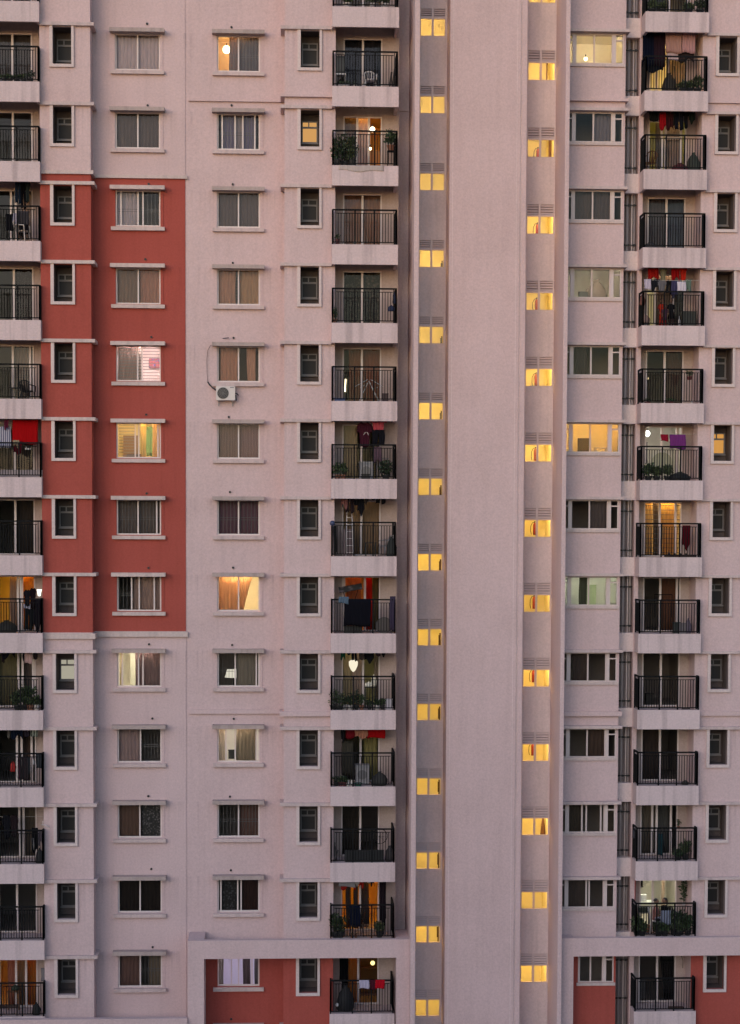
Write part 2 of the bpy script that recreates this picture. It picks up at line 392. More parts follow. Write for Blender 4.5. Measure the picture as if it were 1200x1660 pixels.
# pipe shaft between the right windows and balconies
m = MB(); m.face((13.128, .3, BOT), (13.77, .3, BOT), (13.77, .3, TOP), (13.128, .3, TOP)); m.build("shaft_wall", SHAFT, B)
MB().box(13.77, 13.95, -.4, .19, BOT, TOP).build("shaft_pier", PINK, B)
for k in range(-1, 13): MB().box(13.13, 13.769, -.4, .29, zf(k), zf(k)+.75).build("shaft_spandrel", GREY, B)
for x, r, mt in ((13.24, .055, PIPEG), (13.40, .06, PIPEG), (13.585, .026, PIPEW), (13.68, .05, PIPEG)):
    MB().tube([(x, -.08, BOT), (x, -.08, TOP)], r, 10).build("drain_pipe", mt, B, True)
for k in range(-1, 13):
    for dz in (-.45, -2.0):
        m = MB(); m.box(13.17, 13.75, -.17, -.14, zf(k)+dz, zf(k)+dz+.035)
        for x in (13.26, 13.45, 13.66): m.box(x-.045, x+.045, -.20, -.15, zf(k)+dz-.02, zf(k)+dz+.055)
        m.build("pipe_bracket", BLACK, B)
# capped drain holes above the bedroom windows
for k in range(0, 14):
    for xc, y in ((-5.36+random.uniform(-.15, .1), 0), (-2.15+random.uniform(-.1, .1), .03)):
        z = zf(k)+.20+random.uniform(-.02, .14)
        if k == 13 and y == 0: z = zf(12.99)
        MB().tube([(xc, y-.05, z), (xc, y+.02, z)], .045, 10).build("pipe_stub", BLACK, B)
# ------------------------------------------------------------------ rooms, curtains, lamps behind glass
ROOMD = paint("dim_room_wall", (.34, .29, .26), .8)
def room(parent, x0, x1, y0, y1, z0, z1, wall_c=None, lit=None, head=0.0, lampw=1.0):
    """the room behind a window; lit = (colour, strength) of its lamp, fixed above the opening inside"""
    mt = ROOMD if wall_c is None else paint("room_wall_%s" % (wall_c,), wall_c, .8, var=.05)
    MB().room(x0, x1, y0, y1, z0, z1).build("room_shell", mt, parent)
    if lit:
        cx = (x0+x1)/2; wd = min(lampw, (x1-x0)*.9)/2
        MB().box(cx-wd, cx+wd, y0+.16, y0+.30, head+.10, head+.16).build("room_lamp", glow(lit[0], lit[1]), parent)
WARM = (1.0, .60, .16); YEL = (1.0, .66, .14); WHT = (1.0, .92, .74); COOL = (.96, .97, .98); GRN = (.82, 1.0, .66); ORG = (1.0, .45, .06)
def lift(c, k):
    k = min(k, .70/max(c)); return (c[0]*k*1.05, c[1]*k*.94, c[2]*k*.92)
def curtain(parent, x0, x1, y, z1, z0, c, trans=.4, bot=None, lean=None, mat=None):
    m = MB(); m.cloth(x0, x1, y, z1, z0, bot=bot, nx=max(8, int((x1-x0)*34)), nz=5, amp=.028, thick=.004, folds=max(1.5, (x1-x0)*7))
    if lean:                                       # gathered to one side towards the bottom
        v = []
        for x, yy, z in m.v:
            q = (z1-z)/(z1-z0); u = (x-x0)/(x1-x0); k = 1-lean[1]*q
            v.append((x0+(u*k if lean[0] == 'l' else 1-(1-u)*k)*(x1-x0), yy, z))
        m.v = v
    return m.build("curtain", mat or cloth_mat(c, trans), parent, True)

# ---- bedroom windows: frame with two sliding sashes, hood, sill and plaster surround
def window_proto(w):
    h = 1.40; m = MB(); f = .055
    m.box(0, f, .06, .15, -h, 0); m.box(w-f, w, .06, .15, -h, 0); m.box(f, w-f, .06, .15, -f, 0); m.box(f, w-f, .06, .15, -h, -h+f)
    return m
HOODM = {}
def shared(name, key, fn, mat, parent, loc=(0, 0, 0)):
    if key not in HOODM:
        o = fn().build(name, mat, parent); HOODM[key] = o.data; o.location = loc; return o
    o = bpy.data.objects.new(name, HOODM[key]); col.objects.link(o); o.parent = parent; o.location = loc; return o
def hood_mb(w):
    m = MB(); m.box(-.185, w+.185, -.42, -.001, -.005, .12); m.box(-.185, w+.185, -.42, -.40, -.03, -.005); return m
def sill_mb(w):
    m = MB(); m.box(-.17, w+.17, -.15, .055, -1.57, -1.43); return m
def surr_mb(w, sx):
    m = MB(); a = w+.002 if sx else -.11; m.box(a, a+.108, -.025, .05, -1.43, -.005); return m
def grille(parent, x0, x1, y, z0, z1, hor=False):
    m = MB(); n = max(2, int((x1-x0)/.12))
    if hor:
        for i in range(11): m.box(x0, x1, y, y+.015, z0+(z1-z0)*(i+.5)/11, z0+(z1-z0)*(i+.5)/11+.022)
    else:
        for i in range(n+1): m.box(x0+(x1-x0)*i/n-.007, x0+(x1-x0)*i/n+.007, y, y+.014, z0, z1)
        zz = z0+(z1-z0)*.42
        for z in (zz, zz+.09): m.box(x0, x1, y-.004, y, z, z+.018)
    return m.build("grille", STEEL, parent)
def bedroom_window(k, X, w, spec, y=0.0):
    win = window_proto(w)
    st = spec.get('st', [.5]); h = 1.40
    for u in st: win.box(u*w-.026, u*w+.026, .055, .13, -h+.055, -.055)
    win = win.build("sliding_window", FRAME, B, loc=(X, y, zf(k)-.04))
    red = (y == 0 and 2 <= k <= 7); rp = red or (y > 0 and k >= 12)
    shared("hood", ('hood', w, rp), lambda: hood_mb(w), TRIM if rp else HOODP, win); shared("sill", ('sill', w, rp), lambda: sill_mb(w), TRIM if rp else LEDGP, win)
    for sx in (0, 1): shared("surround", ('surr', w, rp, sx), lambda: surr_mb(w, sx), RED if rp else PINK, win)
    edges = [0.055]+[u*w for u in st]+[w-.055]
    op = spec.get('open', [])
    for i in range(len(edges)-1):
        if i in op: continue
        m = MB(); m.face((edges[i]+.02, .10, -h+.055), (edges[i+1]-.02, .10, -h+.055), (edges[i+1]-.02, .10, -.055), (edges[i]+.02, .10, -.055))
        m.build("glass_pane", spec.get('glass', G), win)
    for c in spec.get('cur', []):
        kw = dict(c[3]) if len(c) > 3 else {}
        cc = lift(c[2], 1.55 if max(c[2]) > .18 else 2.0)
        curtain(win, c[0]*w, c[1]*w, kw.pop('y', .24), -.02, -h-.1, cc, **kw)
    for a, b_ in spec.get('gr', []): grille(win, a*w, b_*w, .22, -h+.05, -.05)
    for a, b_ in spec.get('grh', []): grille(win, a*w, b_*w, .22, -h+.05, -.05, True)
    d = spec.get('depth', 2.6)
    room(win, -.45, w+.45, .17, d, -2.2, .25, spec.get('wall'), spec.get('lit'), 0.0)
    return win
BR = (.26, .16, .10); PEACH = (.42, .25, .17); GREYC = (.34, .32, .33); LAV = (.46, .43, .48); MAUV = (.24, .16, .16); CREAM = (.62, .50, .28); DK = (.06, .055, .05)
specC = {
 0: dict(cur=[(.03, .49, (.46, .43, .46)), (.51, .97, (.46, .43, .46))]),
 1: dict(cur=[(.0, 1.0, (.10, .09, .088))]),
 2: dict(st=[.12, .5, .61], cur=[(.03, .5, (.48, .46, .52))], gr=[(.05, .6), (.62, .96)]),
 3: dict(cur=[(.03, .49, (.20, .15, .12)), (.53, .97, (.36, .21, .16))]),
 4: dict(st=[.48, .58], cur=[(.03, .46, (.20, .15, .14), dict(trans=.12)), (.46, .58, (.42, .37, .35), dict(trans=.15))], grh=[(.05, .97)], lit=((1, .92, .89), 44), wall=(.80, .68, .66)),
 5: dict(st=[.42, .50, .93], cur=[(.54, .66, (.66, .55, .22)), (.80, .97, (.60, .46, .22))], grh=[(.05, .42)], lit=((1.0, .80, .48), 30), wall=(.80, .68, .36)),
 6: dict(st=[.48, .90], cur=[(.03, .98, (.10, .09, .085))], gr=[(.05, .48), (.52, .97)], ),
 7: dict(st=[.33, .50, .84], cur=[(.36, .97, (.34, .27, .24))], gr=[(.05, .30)]),
 8: dict(st=[.11, .48, .58], cur=[(.40, .97, (.15, .12, .12)), (.06, .12, (.6, .55, .3))], lit=((1.0, .91, .78), 24), wall=(.80, .77, .66)),
 9: dict(st=[.52], cur=[(.03, .50, (.34, .28, .28))], gr=[(.54, .97)]),
 10: dict(cur=[(.03, .49, (.12, .085, .07)), (.53, .97, (.2, .2, .2), dict(mat=print_mat((.22, .20, .20), (.05, .05, .05), 11)))]),
 11: dict(cur=[(.0, 1.0, (.025, .022, .02))], glass=glass((.8, .8, .8), .014)),
 12: dict(cur=[(.03, .49, (.13, .085, .075)), (.70, .97, (.14, .12, .09))], gr=[(.53, .97)]),
}
specD = {
 0: dict(cur=[(.28, .50, (.20, .17, .17)), (.50, .97, (.10, .10, .11))], gr=[(.30, .48), (.53, .97)], lit=((1.0, .64, .28), 14), wall=(.78, .60, .40), depth=2.0),
 1: dict(st=[.12, .42, .60, .88], cur=[(.13, .42, (.17, .16, .25)), (.60, .88, (.17, .16, .25)), (.42, .60, (.30, .28, .30))], gr=[(.02, .98)]),
 2: dict(cur=[(.0, 1.0, (.11, .10, .10))]),
 3: dict(cur=[(.03, .43, (.40, .26, .19)), (.53, .97, (.38, .27, .17))], grh=[(.43, .50)]),
 4: dict(cur=[(.07, .48, (.36, .22, .16)), (.68, .90, (.40, .26, .19), dict(lean=('r', .15)))], glass=glass((.92, .9, .9), .014)),
 5: dict(cur=[(.03, .49, (.2, .2, .2), dict(mat=stripe_mat((.26, .17, .16), (.12, .08, .08), 5))), (.51, .97, (.2, .2, .2), dict(mat=stripe_mat((.28, .17, .18), (.15, .09, .10), 5)))]),
 6: dict(cur=[(.03, .97, (.11, .07, .09)), (.46, .56, (.60, .55, .42), dict(y=.28, lean=('r', .5)))], gr=[(.05, .48), (.54, .97)]),
 7: dict(cur=[(.02, .52, (.62, .47, .32), dict(trans=.6)), (.52, .82, (.62, .47, .32), dict(trans=.6, lean=('l', .75)))], lit=((1.0, .82, .52), 24), wall=(.90, .84, .68)),
 8: dict(st=[.42, .92], cur=[(.44, .97, (.24, .235, .20))], gr=[(.05, .42)]),
 9: dict(st=[.20, .42, .92], cur=[(.03, .20, (.44, .42, .34)), (.44, .92, (.26, .24, .18))], lit=((1.0, .92, .84), 16), wall=(.8, .77, .7)),
 10: dict(cur=[(.52, .97, (.11, .07, .06))], gr=[(.05, .48), (.53, .97)]),
 11: dict(st=[.08, .48, .56], cur=[(.05, .50, (.2, .2, .2), dict(mat=print_mat((.10, .10, .11), (.03, .03, .03), 9))), (.56, .97, (.04, .025, .022))], glass=glass((.8, .8, .8), .014)),
 12: dict(st=[.33, .50, .82], cur=[(.02, .14, (.13, .12, .11), dict(trans=.05)), (.60, .78, (.05, .04, .045), dict(trans=.05)), (.88, .97, (.06, .06, .07), dict(trans=.05))], lit=((.95, .90, 1.0), 12), wall=(.78, .74, .84)),
 13: dict(cur=[(.0, 1.0, (.03, .03, .03))]),
}
for k in K13: bedroom_window(k, CX0, CX1-CX0, specC[k])
for k in range(14): bedroom_window(k, DX0, DX1-DX0, specD[k], .03)

# ---- narrow bathroom openings: projecting surround, a grey niche and an inner window
def narrow_window(k, X, w, lit=None, zb=-1.477):
    m = MB(); m.box(-.125, 0, -.09, .10, zb-.115, .015); m.box(w, w+.095, -.09, .10, zb-.115, .015); m.box(0, w, -.09, .12, zb-.115, zb-.002)
    if 'nw' not in HOODM: pass
    o = m.build("narrow_window", SURR, B, loc=(X, -.9, zf(k)))
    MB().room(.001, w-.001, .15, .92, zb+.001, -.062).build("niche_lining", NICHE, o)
    f = MB(); a, b_, c, d, e = .05, w-.05, -1.16, -.60, -.32; t = .045; y0, y1 = .86, .915
    f.box(a, a+t, y0, y1, c, e); f.box(b_-t, b_, y0, y1, c, e); f.box(a+t, b_-t, y0, y1, c, c+t); f.box(a+t, b_-t, y0, y1, e-t, e); f.box(a+t, b_-t, y0, y1, d, d+.07)
    f.box(w*.42, w*.42+t, y0, y1, d+.07, e-t); f.box(a-.03, b_+.03, .80, .86, c-.05, c)
    f.build("inner_window", DARKFR, o)
    p = MB(); p.face((a, .90, c), (b_, .90, c), (b_, .90, e), (a, .90, e))
    if lit: p.build("lit_pane", glow(lit[0], lit[1]), o)
    else: p.build("glass_pane", paint("dark_obscure_glass", (.02, .018, .018), .6), o)
    return o
for k in K13:
    narrow_window(k, -8.92, .71, lit=((1.0, .93, .72), .17) if k == 8 else None)
    narrow_window(k, .544, .722, lit=((1.0, .52, .17), .28) if k == 1 else None)
for k in range(-1, 13): narrow_window(k, 16.762, .708, lit=((1.0, .48, .12), .27) if k == 5 else None, zb=-1.45)

# ---- stair tower windows: louvres above a pair of lit panes
STAIRW = (.88, .80, .52)
def stair_window(x0, x1, z0, z1, louv, e):
    w_ = x1-x0; h = z1-z0; f = .035; m = MB(); mid = w_*(.49 if x0 < 7 else .475)
    m.box(0, f, .0, .09, 0, h); m.box(w_-f, w_, .0, .09, 0, h); m.box(f, w_-f, 0, .09, h-f, h); m.box(f, w_-f, 0, .09, 0, f); m.box(mid-.04, mid+.04, -.005, .09, f, h-f)
    m.box(f, mid-.03, 0, .08, h-louv-.07, h-louv); m.box(mid+.03, w_-f, 0, .08, h-louv-.07, h-louv)
    o = m.build("stair_window", paint("pale_stair_frame", (.60, .49, .48), .5), B, loc=(x0, .5, z0))
    l = MB()
    l.m = 0
    for a, b_ in ((f, mid-.03), (mid+.03, w_-f)):
        for i in range(4):
            zz = h-f-.02-i*(louv-.03)/4
            l.face((a, .05, zz), (b_, .05, zz), (b_, .008, zz-.058), (a, .008, zz-.058)); l.face((a, .05, zz), (a, .014, zz-.062), (b_, .014, zz-.062), (b_, .05, zz)); l.face((a, .008, zz-.058), (b_, .008, zz-.058), (b_, .014, zz-.062), (a, .014, zz-.062))
    l.m = 1; l.face((f, .088, h-louv-.02), (w_-f, .088, h-louv-.02), (w_-f, .088, h-f), (f, .088, h-f))
    l.build("louvre", [paint("louvre_blade", (.66, .54, .53), .5), paint("louvre_gap", (.46, .37, .36), .7)], o)
    for a, b_ in ((f, mid-.03), (mid+.03, w_-f)):
        p = MB(); p.face((a, .05, f), (b_, .05, f), (b_, .05, h-louv-.07), (a, .05, h-louv-.07)); p.build("glass_pane", glass((.95, .95, .95), .05), o)
    room(o, -.15, w_+.12 if x0 < 7 else w_+.01, .125, 1.9, -1.1, h+.15, STAIRW, e, h-louv-.02, w_*.7)
    return o
for j in range(-1, 13):
    stair_window(GX[0], GX[1], zf(j)-2.851, zf(j)-1.74, .36, ((1.0, .70, .23), 13*random.uniform(.72, 1.12)))
    stair_window(HX[0], HX[1], zf(j)-1.50, zf(j)-.29, .44, ((1.0, .68, .23), 13*random.uniform(.70, 1.12)))
ROW = ['top', 'second', 'third', 'fourth', 'fifth', 'sixth', 'seventh', 'eighth', 'ninth', 'tenth', 'eleventh', 'twelfth', 'thirteenth']
def extinguisher(x, y, z, label):
    """wall extinguisher with its hose"""
    t = thing("fire_extinguisher", label, "fire extinguisher", (x, y, z), group="extinguishers inside the stair tower"); t.scale = (.8, .8, .8)
    rm = paint("extinguisher_red", (.30, .03, .02), .35)
    MB().loft([(0, 0, 0, .085, .085), (0, 0, .50, .085, .085), (0, 0, .57, .06, .06), (0, 0, .62, .03, .03)], 14).build("cylinder", rm, t, True)
    MB().box(-.03, .03, -.02, .02, .62, .68).box(-.03, .09, -.012, .012, .68, .70).build("valve", BLACK, t)
    MB().tube([(-.02, 0, .65), (-.12, -.02, .62), (-.20, -.03, .45), (-.21, -.03, .2), (-.17, -.03, .02)], .016, 6).build("hose", BLACK, t, True)
for k in range(1, 10):
    extinguisher(HX[0]+.60, 1.70, zf(k)-1.40, "red extinguisher behind the %s lit window down of the right stair strip" % ROW[k])
t = thing("stair_door", "dark door ajar at the right of the second lit window of the right stair strip", "door", (10.60, 1.55, zf(1)-2.6)); MB().box(-.10, .10, 0, .04, 0, 2.0).build("leaf", WOOD, t); MB().box(-.08, -.05, -.03, 0, 1.0, 1.03).build("handle", STEEL, t)
o = MB().tube([(10.35, 1.6, zf(0)-2.6), (10.42, 1.6, zf(0)-.4)], .025, 8).build("stair_pipe", WOOD, None, True); tag(o, "thin dark slanted pipe behind the topmost full lit window of the right stair strip", "pipe")
o = MB().loft([(0, 0, 0, .12, .09), (0, 0, .5, .08, .06), (0, 0, .85, .02, .02), (0, 0, 1.0, .015, .015)], 12).build("broom", paint("broom_brown", (.14, .06, .02), .8), None, True, (10.50, 1.45, zf(10)-1.72)); tag(o, "brown broom standing behind a lit window low in the right stair strip", "broom")
for k in range(2, 12):
    t = MB(); t.tube([(6.27, 1.8, zf(k)-3.6), (6.27, 1.8, zf(k)-2.40)], .03, 8); t.box(6.21, 6.25, 1.77, 1.83, zf(k)-2.9, zf(k)-2.48)
    tag(t.build("stair_post", paint("dark_wood_post", (.05, .025, .01), .5)), "dark stair post behind the %s lit window of the left stair strip" % ROW[k+1 if k < 12 else 12], "stair post", "stair posts inside the tower")

# ---- band windows of the right wing
def band_window(k, spec):
    X0 = 10.80 if k < 12 else 11.62; w_ = 13.05-X0; o_ = X0-10.80; h = 1.16
    m = MB(); f = .05
    X = lambda v: v-X0
    m.box(0, w_, .02, .11, -h, -h+f); m.box(0, w_, .02, .11, -f, 0); m.box(w_-f, w_, .02, .11, -h+f, -f)
    a0 = X(11.174) if k < 12 else .05; a1 = X(12.618)
    if k < 12: m.box(a0-.12, a0, .0, .10, -h+f, -f)
    else: m.box(0, .05, .02, .11, -h+f, -f)
    m.box(a1, a1+.13, 0, .10, -h+f, -f)
    st = spec.get('st', [.5])
    for u in st: m.box(a0+(a1-a0)*u-.03, a0+(a1-a0)*u+.03, .03, .10, -h+f, -f)
    m.box(a0, a0+.035, .03, .09, -h+f, -f); m.box(a1-.035, a1, .03, .09, -h+f, -f)
    m.box(a1+.13, w_-f, .03, .10, -.27, -.22)
    if k < 12: m.box(0, a0-.12, .03, .10, -.27, -.22)
    o = m.build("band_window", BANDF, B, loc=(X0, -.9, zf(k)))
    MB().box(-.0 if k < 12 else -.06, w_+.06, -.07, .01, -h-.11, -h).build("sill", TRIM, o)
    ed = [a0+.035]+[a0+(a1-a0)*u for u in st]+[a1-.035]
    gs = spec.get('glass', glass((.86, .86, .86), .018))
    spans = [(ed[i], ed[i+1]) for i in range(len(ed)-1)]+[(a1+.13, w_-f)]+([(0.01, a0-.12)] if k < 12 else [])
    for i, (a, b_) in enumerate(spans):
        if i in spec.get('open', []): continue
        p = MB(); p.face((a, .06, -h+f), (b_, .06, -h+f), (b_, .06, -f), (a, .06, -f)); p.build("glass_pane", gs, o)
    for c in spec.get('cur', []):
        kw = dict(c[3]) if len(c) > 3 else {}
        curtain(o, a0+(a1-a0)*c[0], a0+(a1-a0)*c[1], kw.pop('y', .24), -.02, -h-.1, lift(c[2], 1.8), **kw)
    room(o, .02, w_+.04, .13, 2.6, -2.2, .25, spec.get('wall'), spec.get('lit'), 0.0)
    return o
specI = {
 0: dict(lit=((1.0, .80, .50), 90), wall=(.86, .80, .66)),
 1: dict(cur=[(.5, 1.0, (.17, .165, .19))]), 2: dict(cur=[(0, .5, (.11, .10, .10)), (.5, 1, (.10, .09, .095))]),
 3: dict(lit=((1.0, .92, .76), 26), wall=(.70, .66, .58)), 4: dict(cur=[(.1, .4, DK)]),
 5: dict(lit=((1.0, .62, .22), 110), wall=(.88, .78, .54)), 6: dict(cur=[(.53, 1, (.10, .09, .09))]),
 7: dict(lit=((.97, 1.0, .86), 48), wall=(.80, .80, .72), cur=[(.26, .48, (.05, .06, .04), dict(trans=.05))]),
 8: dict(cur=[(.1, .5, (.07, .06, .055))]), 9: dict(cur=[(.55, 1, (.08, .06, .05))]),
 10: dict(st=[.38, .5, .9], cur=[(0, .36, (.06, .055, .045))]), 11: dict(st=[.52, .60], cur=[(.05, .5, (.07, .06, .055))]), 12: dict(st=[.48])}
for k in K13: band_window(k, specI[k])
# ------------------------------------------------------------------ balconies with railings, and their sliding doors
def railing_mb(w_, l_ret, r_ret, h=1.345):
    """front of width w_ along x at y=0, returns run back (+y) at both ends"""
    m = MB(); p = .022
    def run(ax, ay, bx, by):
        L = math.hypot(bx-ax, by-ay); dx, dy = (bx-ax)/L, (by-ay)/L
        def bar(s0, s1, z0, z1, t):
            x0, x1 = ax+dx*s0, ax+dx*s1; y0, y1 = ay+dy*s0, ay+dy*s1
            m.box(min(x0, x1)-abs(dy)*t, max(x0, x1)+abs(dy)*t, min(y0, y1)-abs(dx)*t, max(y0, y1)+abs(dx)*t, z0, z1)
        bar(0, L, h-.058, h, .028); bar(.14, L-.14, h-.170, h-.145, .013) if L > .5 else None; bar(.02, L-.02, .07, .105, .016)
        n = max(3, round(L/.105))
        npan = 3 if L > 1.5 else 1
        for i in range(n+1):
            s = L*i/n
            big = any(abs(i-round(n*q/npan)) < .5 for q in range(npan+1))
            t = .027 if big else .0125
            bar(s-t, s+t, 0.0 if big else .08, h-.04 if (big or i in (1, n-1)) else h-.15, t)
    run(0, 0, w_, 0)
    if l_ret: run(0, 0, 0, l_ret)
    if r_ret: run(w_, 0, w_, r_ret)
    return m
def balcony(kind, k, spec):
    z = zf(k)-3.0                                            # soffit of this balcony's own slab
    X0, X1 = {'A': (-11.93, -9.385), 'F': (1.748, 4.30), 'K': (13.805, 16.28)}[kind]
    m = MB(); w_ = X1-X0; back = {'A': .195, 'F': .195, 'K': .195}[kind]
    if not (k == 11 and kind in 'FK'):
        m.box(0, w_, -1.3, -1.18, 0, .765)                   # front fascia
        ly = {'A': .19, 'F': -.905, 'K': -.405}[kind]; ry = {'A': -.905, 'F': .19, 'K': -.905}[kind]
        m.box(0, .12, -1.18, ly, 0, .765); m.box(w_-.12, w_, -1.18, ry, 0, .765)
    lx = {'A': .12, 'F': 1.892-X0, 'K': 13.955-X0}[kind]; rx = {'A': -9.435-X0, 'F': w_-.12, 'K': 16.135-X0}[kind]
    m.box(.12, w_-.12, -1.18, -.91, .58, .735); m.box(lx, rx, -.909, .195, .58, .735)
    o = m.build("balcony", SLABM, B, loc=(X0, 0, z))
    rl = {'A': (.03, .045, 1.4, .33, -1.25), 'F': (.037, .057, .33, 1.43, -1.25), 'K': (.05, .06, .83, .33, -1.25)}[kind]
    key = ('rail', kind)
    r = shared("railing", key, lambda: railing_mb(w_-rl[0]-rl[1], rl[2], rl[3]), IRON, o, (rl[0], rl[4], .766))
    # door in the back wall
    D0, D1 = {'A': (-11.37, -9.85), 'F': (2.222, 3.744), 'K': (14.258, 15.772)}[kind]
    dw = D1-D0; h = 2.175; f = .05; d = MB(); st = spec.get('st', [.5])
    d.box(0, f, -.03, .09, 0, h); d.box(dw-f, dw, -.03, .09, 0, h); d.box(f, dw-f, -.03, .09, h-f, h); d.box(f, dw-f, -.03, .09, 0, .05)
    for u in st: d.box(u*dw-.042, u*dw+.042, -.02, .08, .05, h-f)
    dd = d.build("balcony_door", FRAME, B, loc=(D0, .2, z+.766))
    ed = [f]+[u*dw for u in st]+[dw-f]; op = spec.get('open', [])
    gs = spec.get('glass', glass((.84, .84, .84), .016))
    for i in range(len(ed)-1):
        if i in op: continue
        p = MB(); p.face((ed[i], .04, .05), (ed[i+1], .04, .05), (ed[i+1], .04, h-f), (ed[i], .04, h-f)); p.build("glass_pane", gs, dd)
    for c in spec.get('cur', []):
        kw = dict(c[3]) if len(c) > 3 else {}
        curtain(dd, c[0]*dw, c[1]*dw, kw.pop('y', .24), h-.03, .03, lift(c[2], 1.6), **kw)
    for a, b_ in spec.get('gr', []): grille(dd, a*dw, b_*dw, .14, .05, h-.05)
    for a, b_ in spec.get('grh', []): grille(dd, a*dw, b_*dw, .14, .05, h-.05, True)
    room(dd, -.35 if kind != 'K' else -.2, dw+.3, .12, spec.get('depth', 3.4), 0.0, h+.3, spec.get('wall'), spec.get('lit'), h-.02)
    return o
BC = (.20, .13, .09)
specA = {-1: {}, 0: dict(cur=[(.0, .48, (.10, .095, .095)), (.5, .98, (.10, .095, .095))]), 1: {}, 2: dict(st=[.44, .56], cur=[(.58, .97, (.36, .30, .27))]),
 3: dict(cur=[(.5, .97, (.05, .042, .04))]), 4: dict(st=[.46, .90], cur=[(.5, .88, (.24, .20, .18))], gr=[(.5, .9)]), 5: dict(cur=[(.5, .97, (.10, .085, .07))]),
 6: dict(cur=[(.5, .97, (.045, .04, .036))]), 7: dict(st=[.55, .66], cur=[(.32, .62, (.18, .13, .10)), (.66, .97, (.50, .26, .06), dict(trans=.5))], lit=((1.0, .70, .20), 9), wall=(.80, .62, .22), open=[0]),
 8: dict(st=[.55, .66, .93], cur=[(.68, .92, (.13, .11, .10)), (.03, .5, (.17, .165, .10))], lit=((.9, 1.0, .6), .5), wall=(.4, .4, .28)),
 9: dict(st=[.50, .62, .88], cur=[(.62, .88, (.08, .06, .05))]), 10: dict(st=[.55, .66], cur=[(.66, .95, (.15, .13, .10))], open=[0]),
 11: dict(st=[.48], glass=glass((.7, .7, .7), .03)), 12: dict(st=[.44, .70], cur=[(.20, .45, (.22, .10, .07)), (.70, .98, (.36, .16, .04), dict(trans=.5)), (.46, .68, (.20, .14, .09))], lit=((1.0, .56, .16), 5), wall=(.72, .50, .26), open=[0])}
specF = {-1: {}, 0: dict(cur=[(.0, .48, (.035, .04, .055)), (.52, 1, (.035, .04, .055))]),
 1: dict(st=[.36, .66], cur=[(.36, .66, (.52, .44, .42)), (.0, .36, (.12, .10, .085))], lit=((1.0, .60, .14), 8), wall=(.78, .52, .20), open=[2]),
 2: dict(cur=[(.02, .48, (.30, .18, .13)), (.52, .98, (.31, .19, .14))]), 3: dict(cur=[(.02, .49, (.1, .1, .1), dict(mat=print_mat((.11, .085, .07), (.045, .04, .035), 7))), (.51, .98, (.1, .1, .1), dict(mat=print_mat((.12, .09, .075), (.05, .045, .04), 7)))]),
 4: dict(cur=[(.17, .48, (.20, .095, .06)), (.52, .98, (.21, .085, .06))]), 5: dict(cur=[(.06, .40, (.31, .26, .19))], lit=((1, .9, .6), .35), wall=(.3, .26, .2)),
 6: dict(cur=[(.03, .47, (.30, .23, .15)), (.53, .98, (.30, .23, .15))], lit=((1, .95, .8), 1.4), wall=(.55, .50, .42)),
 7: dict(st=[.06, .60], cur=[(.12, .50, (.26, .11, .06)), (.60, .80, (.24, .010, .006), dict(trans=.25)), (.80, .98, (.07, .06, .03))], lit=((1.0, .52, .10), 6.5), wall=(.75, .48, .20), open=[2]),
 8: dict(st=[.56], cur=[(.02, .26, (.40, .36, .24)), (.28, .54, (.36, .31, .27)), (.86, .99, (.20, .18, .15))], lit=((1.0, .96, .66), 2.6), wall=(.66, .62, .40)),
 9: dict(cur=[(.02, .44, (.055, .05, .04)), (.60, .95, (.30, .29, .13))], lit=((1, 1, .6), .5), wall=(.4, .38, .25)),
 10: dict(cur=[(.0, .47, (.05, .045, .04))], glass=glass((.75, .75, .75), .045)),
 11: dict(st=[.50], cur=[(.13, .27, (.03, .03, .035), dict(trans=.02)), (.34, .46, (.03, .03, .035), dict(trans=.02)), (.52, .74, (.035, .03, .03), dict(trans=.02))], lit=((1.0, .55, .06), 9), wall=(.85, .58, .14)),
 12: dict(st=[.46], cur=[(.22, .44, (.42, .20, .05), dict(trans=.5)), (.0, .20, (.01, .01, .01), dict(trans=.0))], lit=((1.0, .55, .12), 2.2), wall=(.40, .24, .08))}
